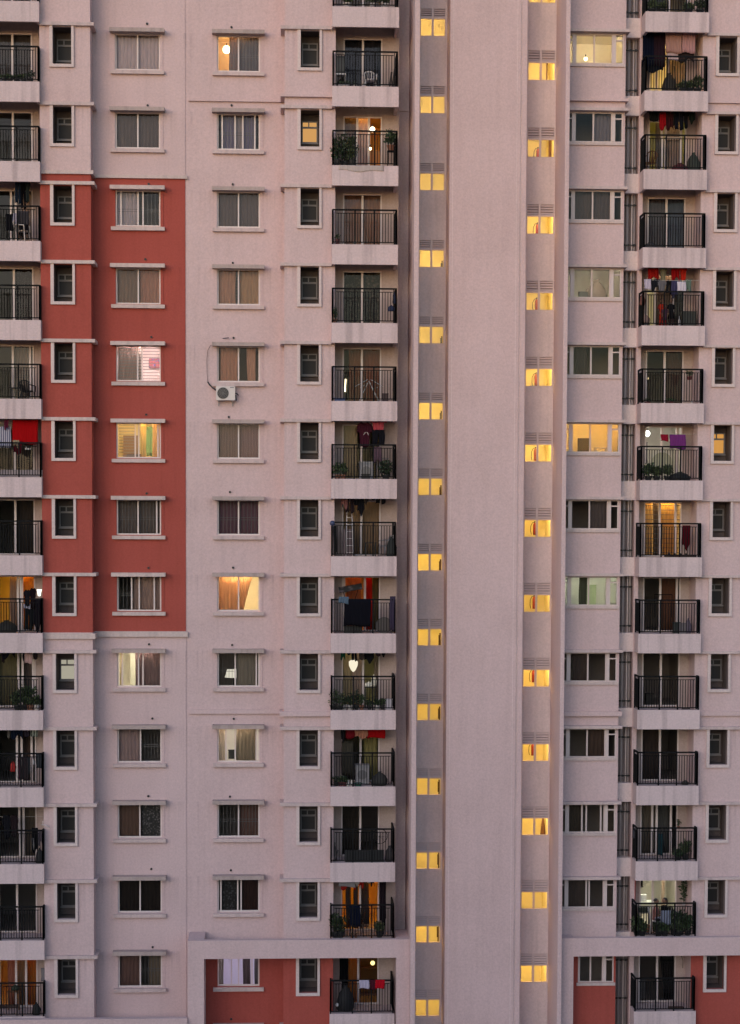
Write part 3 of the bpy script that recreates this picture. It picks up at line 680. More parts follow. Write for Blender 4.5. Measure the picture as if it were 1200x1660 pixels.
specK = {-1: dict(lit=((1, .8, .4), 1.2), wall=(.5, .4, .25), cur=[(.0, .45, (.06, .06, .06))]), 0: dict(st=[.20, .52], cur=[(.56, .98, (.34, .28, .17))], lit=((1.0, .80, .44), 20), wall=(.86, .78, .56), open=[1]),
 1: dict(st=[.36, .46, .86], cur=[(.48, .86, (.28, .22, .20)), (.22, .36, (.10, .085, .08))], lit=((1.0, .88, .42), 7), wall=(.62, .56, .26)),
 2: dict(cur=[(.02, .48, (.11, .10, .115)), (.52, .98, (.085, .10, .14))]), 3: dict(st=[.22, .70], cur=[(.24, .70, (.17, .13, .10)), (.72, .98, (.07, .06, .055))], lit=((1.0, .91, .66), 14), wall=(.78, .74, .60)),
 4: dict(cur=[(.54, .98, (.10, .065, .055))]), 5: dict(st=[.46, .86], lit=((1.0, .94, .86), 12), wall=(.66, .63, .58)),
 6: dict(st=[.42, .84], cur=[(.03, .26, (.46, .36, .16)), (.28, .42, (.11, .09, .07)), (.48, .84, (.62, .48, .20), dict(trans=.6))], grh=[(.03, .98)], lit=((1.0, .74, .36), 18), wall=(.78, .66, .46)),
 7: dict(st=[.46, .90], cur=[(.52, .90, (.18, .09, .055))], glass=glass((.78, .76, .74), .05)), 8: dict(glass=glass((.8, .8, .8), .014)), 9: dict(cur=[(.02, .5, (.06, .05, .045))], glass=glass((.8, .8, .8), .014)),
 10: dict(st=[.32, .44, .82], cur=[(.02, .45, (.15, .14, .115)), (.46, .80, (.09, .10, .10))]),
 11: dict(st=[.36], cur=[(.62, .70, (.52, .46, .34))], lit=((1.0, .95, .84), 14), wall=(.68, .66, .56), open=[0]), 12: dict(cur=[(.6, .98, (.012, .012, .012), dict(lean=('r', .3)))], glass=glass((.7, .7, .7), .03))}
for k in range(-1, 13):
    balcony('A', k, specA[k]); balcony('F', k, specF[k]); balcony('K', k, specK[k])

# ------------------------------------------------------------------ things on and around the balconies
FX = lambda u: 1.748+u*2.552
KX = lambda u: 13.815+u*2.465
AX = lambda px: -9.43+(px-67)/41.6            # px across the 66 px strip of the left balcony
fl = lambda k: zf(k)-2.264                    # balcony floor of floor k
TOPL = lambda k: zf(k)+.30                    # height of clothes lines
GARM = "laundry hung out on the balconies"
def garment(kind, x0, x1, zt, zb, y, c, label, mat=None):
    m = MB(); L = zt-zb
    if kind == 'towel':
        s = random.uniform(-.04, .04); m.cloth(x0, x1, y, zt, zb, bot=lambda u: s*u+.02*math.sin(u*5), amp=.015, thick=.02); nm = 'towel'
    elif kind == 'shirt':
        m.cloth(x0, x1, y, zt, zb, top=lambda u: -.22*L*max(0, abs(u-.5)-.25)*2.2-.03*L*(abs(u-.5) < .12), bot=lambda u: L*.58 if abs(u-.5) > .34 else .02*math.sin(u*9), nx=26, amp=.018, thick=.03); nm = 'shirt'
    elif kind == 'trousers':
        m.cloth(x0, x1, y, zt, zb, bot=lambda u: L*.72 if abs(u-.5) < .07 else .03*math.sin(u*7), nx=24, amp=.018, thick=.03); nm = 'trousers'
    elif kind == 'dress':
        m.cloth(x0, x1, y, zt, zb, bot=lambda u: .10*L*math.sin(u*8)+.25*L*abs(u-.5), amp=.03, thick=.025); nm = 'dress'
    elif kind == 'cloth':
        a, ph = random.uniform(.05, .12), random.uniform(0, 6); m.cloth(x0, x1, y, zt, zb, bot=lambda u: a*math.sin(u*7+ph), amp=.03, thick=.02); nm = 'hanging_cloth'
    elif kind == 'sheet':
        m.cloth(x0, x1, y, zt, zb, bot=lambda u: .03*math.sin(u*6), amp=.03, thick=.02); nm = 'bed_sheet'
    o = m.build(nm, mat or cloth_mat(c, .12), None, True)
    return tag(o, label, nm.replace('_', ' '), GARM)
def line(k, x0, x1, y, z, label, rack=False):
    m = MB(); m.tube([(x0, y, z), ((x0+x1)/2, y, z-.012), (x1, y, z)], .007, 6)
    tag(m.build("clothesline", paint("line_white", (.45, .42, .40), .5)), label, "clothesline", "clotheslines under the balcony ceilings")
LEAFM = [paint("leaf_green_%d" % i, c, .5, var=.35, scale=14) for i, c in enumerate([(.035, .065, .022), (.05, .075, .03), (.025, .045, .018), (.06, .09, .035)])]
POTC = {'clay': paint("clay_pot", (.24, .10, .06), .7), 'white': paint("white_pot", (.55, .50, .48), .5), 'black': paint("black_pot", (.02, .02, .02), .5), 'blue': paint("blue_pot", (.05, .09, .22), .5), 'maroon': paint("maroon_pot", (.10, .02, .025), .5)}
def plant(x, y, z, h, r, label, pot='clay', ph=.22, n=150, tilt=0, leaf=.13):
    t = thing("potted_plant", label, "potted plant", (x, y, z), group="potted plants on the balconies")
    pr = min(.15, r*.75)
    MB().loft([(0, 0, 0, pr*.68, pr*.68), (0, 0, ph*.85, pr, pr), (0, 0, ph*.86, pr*1.1, pr*1.1), (0, 0, ph, pr*1.1, pr*1.1), (0, 0, ph-.02, pr*.95, pr*.95)], 14).build("pot", POTC[pot], t)
    m = MB(); m.m = 1
    for i in range(6):
        a = i*1.05; m.tube([(0, 0, ph-.03), (r*.35*math.cos(a), r*.35*math.sin(a), ph+(h-ph)*.5), (r*.7*math.cos(a), r*.7*math.sin(a), ph+(h-ph)*random.uniform(.7, .95))], .006, 5)
    m.m = 0; m.leaves((0, 0, ph+(h-ph)*.52), r, r*.8, (h-ph)*.52, n, leaf)
    m.build("foliage", [random.choice(LEAFM), LEAFM[2]], t)
def chair(x, y, z, rz, label, c=WHITEP, arms=True):
    t = thing("plastic_chair", label, "chair", (x, y, z), rz, "chairs on the balconies")
    MB().loft([(0, 0, .40, .21, .20), (0, 0, .435, .235, .225), (0, -.01, .45, .22, .21)], 16).build("seat", c, t)
    m = MB()
    for i in range(5):
        u = (i-2)*.085; m.tube([(u, .20, .44), (u*1.1, .25, .65), (u*1.15, .29, .82-abs(i-2)*.02)], .026, 6)
    m.tube([(-.22, .27, .72), (-.12, .29, .82), (0, .30, .84), (.12, .29, .82), (.22, .27, .72)], .025, 6); m.build("backrest", c, t, True)
    for sx in (-1, 1):
        for sy in (-1, 1): MB().tube([(sx*.18, sy*.17, .42), (sx*.23, sy*.23, 0)], [.022, .018], 6).build("leg", c, t, True)
        if arms: MB().tube([(sx*.225, -.20, .42), (sx*.245, -.19, .63), (sx*.25, .05, .655), (sx*.23, .27, .66)], .021, 6).build("armrest", c, t, True)
    return t
def sack(x, y, z, rx, rz_, c, label, name="bag", cat="bag", ry=None):
    m = MB(); ry = ry or rx*.7
    m.loft([(0, 0, 0, rx*.85, ry*.85), (0, 0, rz_*.12, rx, ry), (.02, 0, rz_*.45, rx*.98, ry*.95), (0, .01, rz_*.72, rx*.75, ry*.72), (.01, 0, rz_*.88, rx*.38, ry*.36), (0, 0, rz_*.93, rx*.22, ry*.2), (.01, 0, rz_, rx*.3, ry*.28)], 18)
    m.v = [(a*(1+.06*math.sin(9*b+7*d)), b*(1+.05*math.sin(8*a+5*d)), d*(1+.03*math.sin(7*a))) for a, b, d in m.v]
    o = m.build(name, paint("bag_%s" % (c,), c, .7, var=.2), None, True, (x, y, z)); return tag(o, label, cat)
def crate(x, y, z, w_, d, h, c, label, name="storage_box", cat="box", lid=True):
    t = thing(name, label, cat, (x, y, z)); mt = paint("box_%s" % (c,), c, .5)
    m = MB(); m.box(-w_/2, w_/2, -d/2, d/2, .015, h)
    for sx in (-1, 1): m.box(sx*w_*.42-.02, sx*w_*.42+.02, -d/2-.006, -d/2, .03, h-.02)
    m.build("body", mt, t)
    if lid: MB().box(-w_/2-.012, w_/2+.012, -d/2-.012, d/2+.012, h, h+.035).build("lid", mt, t)
    return t
def washer(x, y, z, label):
    t = thing("washing_machine", label, "washing machine", (x, y, z)); h = .80
    MB().box(-.27, .27, -.27, .27, .03, h).box(-.28, .28, -.28, .28, h, h+.025).build("body", paint("washer_grey", (.30, .28, .29), .5), t)
    MB().tube([(0, -.275, .45), (0, -.295, .45)], .19, 22).build("door", paint("washer_door", (.17, .16, .165), .3), t)
    MB().box(-.28, .28, -.282, -.271, .70, .82).build("panel", paint("washer_panel", (.26, .25, .26), .4), t)
def table(x, y, z, w_, d, h, mt, label, name="table"):
    t = thing(name, label, "table", (x, y, z)); MB().box(-w_/2, w_/2, -d/2, d/2, h-.03, h).build("table_top", mt, t)
    for sx in (-1, 1):
        for sy in (-1, 1): MB().box(sx*(w_/2-.04)-.018, sx*(w_/2-.04)+.018, sy*(d/2-.04)-.018, sy*(d/2-.04)+.018, 0, h-.03).build("leg", mt, t)
    return t
def lamp(x, y, z, r, c, s, label, shade=False):
    t = thing("pendant_lamp", label, "lamp", (x, y, z))
    MB().ball((0, 0, 0), r, r, r*1.05, 12, 8).build("globe", glow(c, s), t, True)
    MB().tube([(0, 0, r), (0, 0, r+.10)], .02, 8).build("socket", BLACK, t)
def leaning(x, y, z, items, label, name="leaning_poles", cat="poles"):
    m = MB()
    for dx, top, lx, r in items: m.tube([(dx, 0, r), (dx+lx, .12, top)], r, 7)
    return tag(m.build(name, paint("dark_poles", (.035, .03, .028), .6), None, True, (x, y, z)), label, cat)
def bottle(x, y, z, c, label, h=.26):
    o = MB().loft([(0, 0, 0, .045, .045), (0, 0, h*.6, .045, .045), (0, 0, h*.78, .02, .02), (0, 0, h, .02, .02)], 10).build("bottle", paint("bottle_%s" % (c,), c, .3), None, True, (x, y, z))
    tag(o, label, "bottle")
DARKC = [(.012, .012, .016), (.022, .015, .018), (.012, .018, .03), (.03, .022, .02)]

# -- middle balcony column ------------------------------------------------------------------
YF = -1.02                                       # just behind the railing
for i, u in enumerate((.22, .62, .80)):
    plant(FX(u), YF, fl(-1), (.55, .62, .5)[i], .2, ("bushy plant at the left on the cut off top middle balcony", "bushy plant right of centre on the cut off top middle balcony", "bushy plant at the right end of the cut off top middle balcony")[i], 'white')
k = 0; z = fl(k)
chair(FX(.58), -.55, z, R(4), "white plastic chair with a shell back before dark blue doors")
t = thing("air_cooler", "black boxy air cooler on a white stand left of the dark blue doors", "air cooler", (FX(.13), -.75, z))
MB().box(-.17, .17, -.16, .16, .60, 1.26).build("body", BLACK, t); MB().box(-.20, .20, -.18, .18, .55, .60).build("tray", WHITEP, t)
MB().box(-.13, .13, -.168, -.16, .70, 1.18).build("louvre", paint("cooler_louvre", (.03, .03, .032), .4), t)
for sx in (-1, 1): MB().box(sx*.17-.015, sx*.17+.015, -.15, .15, 0, .55).build("leg", DARKFR, t)
sack(FX(.16), -.5, z, .24, .55, (.012, .012, .012), "dark bundle under the black air cooler")
for i, u in enumerate((.12, .18, .235, .35)):
    plant(FX(u), -1.05, z, .28, .09, ("leftmost of the small white pots in front of the black air cooler", "second small white pot in front of the black air cooler", "third small white pot in front of the black air cooler", "small white pot standing alone left of the white chair")[i], 'white', .13, 26, leaf=.06)
leaning(FX(.90), -.7, z, [(0, 1.5, .22, .02), (-.08, .75, .1, .035), (.05, .9, .1, .03), (.1, .6, .06, .025)], "dark poles leaning in the right corner beside the white chair")
k = 1; z = fl(k)
lamp(FX(.625), -.25, z+1.62, .10, (1, .80, .50), 3, "bright round pendant lamp hanging before the orange doorway")
lamp(FX(.595), -.15, z+.90, .05, (1, .78, .40), 6, "small bright bulb low beside the orange doorway")
t = thing("ceiling_fixture", "dark ornate fixture under the ceiling above the orange doorway", "ceiling fixture", (FX(.47), -.6, zf(k)+.30))
m = MB(); m.tube([(0, 0, -.18), (0, 0, .27)], .015, 8)
for i in range(6): m.tube([(0, 0, -.15), (.16*math.cos(i*1.05), .1*math.sin(i*1.05), -.20), (.27*math.cos(i*1.05), .16*math.sin(i*1.05), -.10)], .018, 6); m.ball((.27*math.cos(i*1.05), .16*math.sin(i*1.05), -.1), .045, n=8, m=5)
m.build("arms", paint("dark_brass", (.06, .035, .02), .4), t, True)
for i, (u, h, r, y) in enumerate([(.08, 1.15, .22, -.95), (.2, 1.3, .24, -.6), (.31, 1.2, .2, -.9)]): plant(FX(u), y, z, h, r, ("tall leafy plant at the left post of the balcony with the pendant lamp", "tall leafy plant by the wall of the balcony with the pendant lamp", "tall leafy plant left of the pale curtain and the pendant lamp")[i], 'black', .3, 260)
plant(FX(.90), -.6, z+.75, .75, .20, "leafy plant on a stand at the right of the orange doorway", 'clay', .2, 240)
MB_ = MB(); MB_.box(-.14, .14, -.14, .14, .70, .735)
for sx in (-1, 1):
    for sy in (-1, 1): MB_.box(sx*.12-.012, sx*.12+.012, sy*.12-.012, sy*.12+.012, 0, .70)
tag(MB_.build("plant_stand", IRON, None, loc=(FX(.90), -.6, z)), "black iron stand under the plant right of the orange doorway", "plant stand")
t = crate(3.46, 1.1, z, .62, .4, 1.0, (.40, .17, .03), "orange brown cabinet inside the lit doorway with the pendant lamp", "cabinet", "cabinet")
m = MB(); m.cloth(FX(.10), FX(.78), -1.325, z+.03, z-.14, bot=lambda u: -.06*math.sin(u*3.1)+.03*math.sin(u*11), amp=.008, thick=.012)
tag(m.build("hanging_cloth", cloth_mat((.48, .40, .38), .1), None, True), "pale dirty sheet draped over the slab edge below the pendant lamp balcony", "sheet", GARM)
k = 2; z = fl(k)
plant(FX(.09), YF, z, .42, .12, "reddish plant pot in the left corner before brown curtains", 'maroon', .26, 60, leaf=.07)
k = 3; z = fl(k)
sack(FX(.905), -1.0, z+.52, .13, .24, (.02, .03, .09), "dark blue bag hung inside the right corner of the railing")
sack(FX(.95), -.95, z+.82, .06, .45, (.015, .025, .07), "narrow blue bag tied high on the right corner post")
plant(FX(.06), -1.0, z, .7, .10, "thin plant in a clay pot at the left post before patterned curtains", 'clay', .2, 60, leaf=.09)
k = 4; z = fl(k)
t = crate(FX(.13), YF, z, .40, .26, .12, (.05, .09, .24), "blue plastic tub in the left corner of the balcony with a lit tube", "plastic_tub", "tub")
crate(FX(.83), -.6, z, .23, .25, .34, (.05, .02, .025), "maroon box at the right before red brown curtains")
t = thing("lit_lamp", "slim bright tube lamp seen through the door left of red brown curtains", "lamp", (FX(.235), .62, z+.52))
MB().tube([(0, 0, 0), (.02, 0, .50)], .035, 8).build("tube", glow((1.0, .84, .50), 2.2), t); MB().box(-.02, .04, .02, .05, -.5, .6).build("stand", BLACK, t)
o = MB().box(-.03, .03, -.02, .02, -.08, .08).build("wall_light", glow((1, .88, .62), 1.6), None, loc=(FX(.19), .60, z+1.28)); tag(o, "small bright light above the slim tube lamp", "light")
m = MB(); rk = lambda pts: m.tube(pts, .011, 6)
for y in (-.25, .25):
    rk([(-.42, y, 0), (0, y*.2, .86)]); rk([(.42, y, 0), (0, y*.2, .86)])
for i in range(6): a = (i-2.5)*.13; rk([(a, -.3, .80-abs(a)*.6), (a, .3, .80-abs(a)*.6)])
rk([(-.55, -.3, .62), (-.05, -.3, .9)]); rk([(.55, -.3, .62), (.05, -.3, .9)])
tag(m.build("drying_rack", WHITEP, None, True, (FX(.58), -.55, z)), "white folding drying rack standing before red brown curtains", "drying rack")
k = 5; z = fl(k)
line(k, 1.93, 4.3, -.75, zf(k)+.22, "clothesline with the maroon and pink shirts")
garment('shirt', FX(.40), FX(.63), zf(k)-.02, z+1.30, -.75, (.05, .012, .022), "maroon shirt with a small pale mark hanging beside a pink shirt")
m = MB(); m.tube([(-.09, 0, -.09), (-.04, 0, 0), (-.01, 0, .01)], .012, 6); m.tube([(.03, 0, .01), (.06, 0, 0), (.10, 0, -.10)], .012, 6)
tag(m.build("cloth_hanger", WHITEP, None, True, (FX(.535), -.80, z+1.84)), "white hanger clipped on the front of the maroon shirt", "hanger")
garment('shirt', FX(.60), FX(.85), zf(k)+.2, z+1.92, -.70, (.52, .09, .13), "pink shirt hung at the top right above black shorts")
garment('trousers', FX(.63), FX(.82), z+1.95, z+1.36, -.85, (.010, .010, .014), "black shorts hung below the pink shirt")
washer(FX(.545), -.3, z-.1, "white washing machine behind the railing below the maroon shirt")
crate(FX(.53), -.9, z, .33, .22, .20, (.012, .012, .012), "black box in front of the white washing machine")
for i, u in enumerate((.1, .19)): plant(FX(u), -.95, z, .62, .15, ("plant in the left corner before a yellowish curtain", "second plant from the left before a yellowish curtain")[i], 'clay', .2, 110)
plant(FX(.84), -.9, z, .72, .27, "wide dark plant at the right of the washing machine", 'black', .2, 260)
garment('cloth', FX(.66), FX(.78), z+1.30, z+.72, -.55, (.20, .12, .16), "mauve cloth hanging behind the railing right of the washing machine")
t = table(FX(.80), -.2, z, .5, .35, .88, DARKFR, "small grey table at the right behind the dark plant")
k = 6; z = fl(k)
line(k, 1.93, 4.3, -.8, zf(k)+.28, "clothesline crowded with dark clothes over lit beige curtains")
for i, (a, b_, lo, kd, c) in enumerate([(.15, .26, 1.95, 'cloth', (.20, .09, .09)), (.22, .36, 1.72, 'trousers', DARKC[1]), (.34, .43, 2.02, 'shirt', DARKC[0]), (.41, .52, 1.66, 'dress', DARKC[0]), (.51, .58, 2.1, 'cloth', (.06, .05, .05)), (.60, .70, 2.22, 'shirt', DARKC[3]), (.69, .84, 2.08, 'trousers', DARKC[0])]):
    garment(kd, FX(a), FX(b_), zf(k)+.28, z+lo, -.8+.03*(i % 2), c, ["brownish cloth at the left end of the crowded clothesline", "dark maroon trousers second on the crowded clothesline", "black shirt third on the crowded clothesline", "long black dress in the middle of the crowded clothesline", "brown rag right of the long black dress", "brown shirt second from the right on the crowded clothesline", "black trousers at the right end of the crowded clothesline"][i])
crate(FX(.27), -.4, z, .36, .3, 1.05, (.16, .11, .12), "mauve brown cupboard at the left under the crowded clothesline", "cupboard", "cupboard")
m = MB()
for sx in (-.14, .14): m.tube([(sx, 0, 0), (sx*.7, .25, 1.75)], .016, 6)
for i in range(6): q = (i+.6)/6.4; m.tube([(-.14*(1-.3*q), .25*q, 1.75*q), (.14*(1-.3*q), .25*q, 1.75*q)], .012, 6)
tag(m.build("ladder", WHITEP, None, True, (FX(.29), -.72, z)), "white step ladder leaning by the mauve brown cupboard", "ladder")
table(FX(.62), -.35, z, .46, .4, .56, BLACK, "dark stool height table in front of the lit doorway")
chair(FX(.86), -.45, z, R(-60), "grey white chair at the right under the crowded clothesline", paint("grey_chair", (.30, .29, .30), .5))
sack(FX(.93), -.8, z, .20, .8, (.02, .025, .025), "dark sack against the right railing by the grey white chair")
o = MB().ball((0, 0, 0), .10, .10, .11, 14, 9).build("helmet", paint("blue_helmet", (.03, .04, .10), .35), None, True, (FX(.02), -1.33, z+1.31)); tag(o, "dark blue helmet hung on the left railing post", "helmet")
garment('cloth', FX(.04), FX(.09), z+1.2, z+.1, -1.12, (.02, .02, .022), "black strap like cloth hanging below the blue helmet")
k = 7; z = fl(k)
garment('sheet', FX(.20), FX(.61), z+1.36, z+.32, -1.31, (.008, .008, .012), "large black sheet draped over the railing")
garment('towel', FX(.12), FX(.27), z+1.46, z+1.22, -1.34, (.09, .13, .18), "blue grey towel rolled over the railing left of the black sheet")
t = thing("ironing_board", "dark ironing board standing behind the black sheet", "ironing board", (FX(.31), -.55, z), 0)
m = MB(); m.box(-.46, .46, -.16, .16, 0, .04); o = m.build("board", print_mat((.10, .08, .09), (.02, .02, .02), 5), t, loc=(0, 0, 1.75)); o.rotation_euler = (R(38), R(-10), 0)
MB().tube([(-.3, 0, 1.68), (.2, 0, 0)], .014, 6).build("leg", IRON, t); MB().tube([(.3, 0, 1.72), (-.25, 0, 0)], .014, 6).build("leg", IRON, t)
crate(FX(.34), -.95, z, .70, .16, .28, (.010, .011, .013), "long black box on the floor below the black sheet")
crate(3.50, .75, z, .36, .3, 1.55, (.46, .20, .04), "orange wooden cabinet standing at the right of a red curtain", "cabinet", "cabinet")
m = MB(); m.tube([(0, 0, .34), (0, .03, .345)], .33, 28)
tag(m.build("round_table_top", paint("grey_board", (.12, .105, .10), .5), None, loc=(FX(.82), -.93, z-.02)), "round grey table top leaning behind the railing at the right", "table top")
garment('towel', FX(.90), FX(.985), z+1.48, z+.15, -1.28, (.045, .035, .06), "dark purple towel hung over the right railing corner")
k = 8; z = fl(k)
line(k, 1.93, 4.2, -.7, zf(k)+.28, "clothesline with dark clothes over the white lit shirt")
for i, (a, b_, lo, kd, c) in enumerate([(.16, .23, 2.0, 'cloth', (.012, .07, .045)), (.23, .33, 2.15, 'shirt', DARKC[2]), (.33, .41, 1.92, 'trousers', DARKC[0]), (.42, .54, 1.95, 'shirt', (.05, .04, .04)), (.52, .67, 1.85, 'dress', DARKC[0]), (.68, .79, 2.1, 'shirt', (.05, .03, .04)), (.78, .88, 2.15, 'cloth', DARKC[0])]):
    garment(kd, FX(a), FX(b_), zf(k)+.28, z+lo, -.7+.04*(i % 2), c, ["dark green cloth at the left end of the line over many pots", "navy shirt beside the dark green cloth", "black trousers just above the white lit shirt", "dark brown shirt right of the white lit shirt", "black dress near the middle over many pots", "dark mauve shirt over the right door jamb", "black cloth at the right end of the line over many pots"][i])
t = thing("paper_lantern", "glowing white paper lantern hanging over many potted plants", "lantern", (FX(.36), -.35, z+1.72))
MB().loft([(0, 0, -.26, .03, .03), (0, 0, -.18, .10, .10), (0, 0, -.02, .17, .16), (0, 0, .14, .18, .16), (0, 0, .20, .10, .10)], 16).build("shade", glow((1.0, .90, .68), .42), t, True)
MB().tube([(0, 0, .28), (0, 0, .9)], .008, 6).build("cord", BLACK, t)
table(FX(.63), .0, z, .46, .4, .84, paint("dark_table", (.03, .028, .02), .5), "dark table carrying white bundles among the pots")
sack(FX(.61), .0, z+.84, .19, .20, (.75, .72, .60), "white bundle heaped on the dark table")
sack(FX(.68), .02, z+.84, .11, .48, (.70, .66, .52), "tall white bundle on the right of the dark table")
for i, (u, h, r, pt, y) in enumerate([(.05, .85, .2, 'black', -.9), (.14, .7, .2, 'black', -1.0), (.22, .45, .14, 'white', -.8), (.30, .68, .15, 'white', -1.0), (.40, .75, .13, 'black', -.9), (.48, .6, .12, 'clay', -1.02), (.60, .35, .12, 'black', -1.02), (.72, .4, .12, 'white', -1.0), (.80, .45, .12, 'black', -.95)]):
    plant(FX(u), y, z, h, r, "%s of the row of pots below the white paper lantern" % ["first plant from the left", "second plant from the left", "third plant from the left", "fourth, rounder plant", "fifth, taller plant", "sixth plant in a clay pot", "seventh, low plant", "eighth plant in a white pot", "last plant at the right"][i], pt, .2, 120, leaf=.10)
crate(FX(.90), -.85, z, .26, .26, .40, (.50, .46, .50), "white box in the right corner beyond the row of pots")
k = 9; z = fl(k)
line(k, 1.9, 4.3, -.95, z+2.27, "pale clothesline running across the red cloths")
garment('cloth', FX(.24), FX(.60), zf(k)+.20, z+1.90, -.7, (.15, .010, .016), "dark red cloth hanging left of a brighter red one")
garment('towel', FX(.58), FX(.85), zf(k)+.20, z+1.88, -.75, (.30, .006, .008), "bright red towel hanging at the right end")
garment('cloth', FX(.38), FX(.58), z+2.18, z+1.9, -.80, (.34, .15, .10), "salmon cloth in front of the dark red cloth")
garment('dress', FX(.165), FX(.22), zf(k)+.2, z+1.72, -.8, (.012, .012, .014), "narrow black dress at the left of the red cloths")
garment('sheet', FX(.18), FX(.36), z+1.70, z+.35, -.35, (.055, .05, .04), "dark sheet drying below the narrow black dress")
washer(FX(.50), -.3, z-.05, "white washing machine below the red cloths")
for i, u in enumerate((.09, .16, .22)): plant(FX(u), -1.0, z, .38, .13, ("left corner plant below the red cloths", "small red flowered plant second from the left below the red cloths", "third small plant below the red cloths")[i], ('black', 'maroon', 'maroon')[i], .18, 70, leaf=.09)
bottle(FX(.275), -1.08, z, (.62, .60, .58), "left one of two white bottles behind the railing"); bottle(FX(.325), -1.08, z, (.62, .60, .58), "right one of two white bottles behind the railing")
t = MB().loft([(0, 0, 0, .10, .10), (0, 0, .10, .17, .17), (0, 0, .13, .18, .18), (0, 0, .12, .15, .15)], 18).build("bowl", paint("green_bowl", (.03, .16, .11), .4), None, True, (FX(.43), -1.02, z)); tag(t, "green bowl right of the two white bottles", "bowl")
sack(FX(.76), -.8, z, .30, .55, (.035, .032, .03), "dark bundle at the right below the red cloths")
k = 10; z = fl(k)
o = MB().box(-.76, .76, -.03, .03, .02, .48).box(-.77, .77, -.036, .036, .48, .50).build("rolled_mat", BLACK, None, loc=(FX(.53), -1.12, z)); tag(o, "long black board lying along the inside of the railing", "board")
sack(FX(.92), -.9, z, .18, .62, (.035, .028, .03), "dark sack in the right corner beyond the long black board")
leaning(FX(.06), -.9, z, [(0, .75, .05, .02), (.12, .6, -.06, .018), (.05, .45, .12, .02)], "dark sticks in the left corner beside the long black board")
m = MB(); m.tube([(0, 0, .3+.0)]+[(.30*math.sin(a*.45), 0, .3-.3*math.cos(a*.45)) for a in range(15)], .015, 6)
for i in range(8): m.tube([(0, 0, .3), (.29*math.sin(i*.785), 0, .3+.29*math.cos(i*.785))], .004, 4)
tag(m.build("bicycle_wheel", IRON, None, True, (FX(.78), -.3, z+.6)), "spoked wheel hung by the dark door at the right", "wheel")
k = 11; z = fl(k)
line(k, 1.93, 4.3, -.85, zf(k)+.2, "clothesline with the grey towel and red cloth over an orange room")
for i, (a, b_, lo, kd, c) in enumerate([(.14, .40, 2.0, 'towel', (.26, .25, .27)), (.39, .46, 2.05, 'cloth', (.42, .38, .36)), (.45, .53, 1.98, 'cloth', (.28, .02, .015)), (.56, .64, 2.14, 'shirt', (.36, .40, .34)), (.63, .69, 2.06, 'cloth', DARKC[0])]):
    garment(kd, FX(a), FX(b_), zf(k)+.2, z+lo, -.85, c, ["wide grey towel at the left of the line over an orange room", "pale cloth between the grey towel and red cloth", "red cloth in the middle of the line over an orange room", "pale green shirt right of the red cloth", "small black cloth beside the pale green shirt"][i])
garment('cloth', FX(.17), FX(.40), z+2.06, z+1.94, -.82, (.22, .015, .012), "red cloth edge showing below the wide grey towel")
garment('dress', FX(.78), FX(.88), zf(k)+.25, z+.15, -.5, (.018, .012, .016), "long black drape at the right of the orange doorway")
garment('sheet', FX(.30), FX(.47), z+1.30, z+.48, -1.05, (.010, .014, .035), "dark navy sheet hung over the chair behind the railing")
chair(FX(.42), -.7, z, R(10), "dark chair under the dark navy sheet", BLACK)
for i, (u, h) in enumerate(((.08, .95), (.17, .8), (.77, .6))): plant(FX(u), -.95, z, h, .2, ("leafy plant in the left corner before an orange room", "second leafy plant from the left before an orange room", "leafy plant at the right before an orange room")[i], 'black', .25, 200)
for i, u in enumerate((.34, .40)): plant(FX(u), -1.07, z, .2, .07, ("small clay pot at the left below the dark navy sheet", "small clay pot at the right below the dark navy sheet")[i], 'clay', .14, 14, leaf=.04)
m = MB()
for i in range(5): m.box(-.26, .26, -.01, .01, .06+.1*i, .075+.1*i)
for i in range(9): m.box(-.26+.065*i-.006, -.26+.065*i+.006, -.014, -.01, 0, .52)
for sx in (-.26, .26): m.box(sx-.012, sx+.012, -.015, .25, 0, .52)
tag(m.build("wire_rack", paint("copper_rack", (.36, .20, .12), .4), None, loc=(FX(.62), -.85, z)), "brownish wire rack on the floor before the orange doorway", "rack")
k = 12; z = fl(k)
garment('dress', FX(.155), FX(.285), zf(k)+.2, z+.9, -.6, (.005, .005, .006), "tall black drape at the left before an orange curtain")
sack(FX(.245), -.7, z, .34, 1.02, (.008, .008, .011), "large black sack under the tall black drape")
o = MB().ball((0, 0, 0), .075, n=12, m=8).build("ball", WHITEP, None, True, (FX(.115), -1.02, z+.32)); tag(o, "small white ball left of the large black sack", "ball")
garment('towel', FX(.455), FX(.61), z+1.37, z+1.03, -1.30, (.42, .38, .50), "white towel over the railing left of a maroon cloth")
garment('towel', FX(.62), FX(.70), z+1.37, z+.98, -1.30, (.06, .012, .02), "maroon cloth over the railing between white and red ones")
garment('towel', FX(.70), FX(.845), z+1.38, z+1.02, -1.31, (.42, .008, .018), "bright red cloth over the railing in the portal")
lamp(3.45, 1.3, z+1.92, .06, (1, .5, .12), 3, "dim orange lamp glowing inside right of the orange curtain"); lamp(3.55, 1.2, z+1.45, .09, (1, .75, .25), 1.2, "yellow lamp glowing on the dark shelf inside")
t = thing("shelf_unit", "dark shelf unit inside right of the orange curtain", "shelf", (3.42, 1.5, z)); MB().box(-.36, .36, 0, .3, 0, .12).box(-.36, -.33, 0, .3, .12, 1.9).box(.33, .36, 0, .3, .12, 1.9).build("frame", WOOD, t)
for q in (.6, 1.15, 1.7): MB().box(-.33, .33, 0, .3, q, q+.03).build("shelf", WOOD, t)

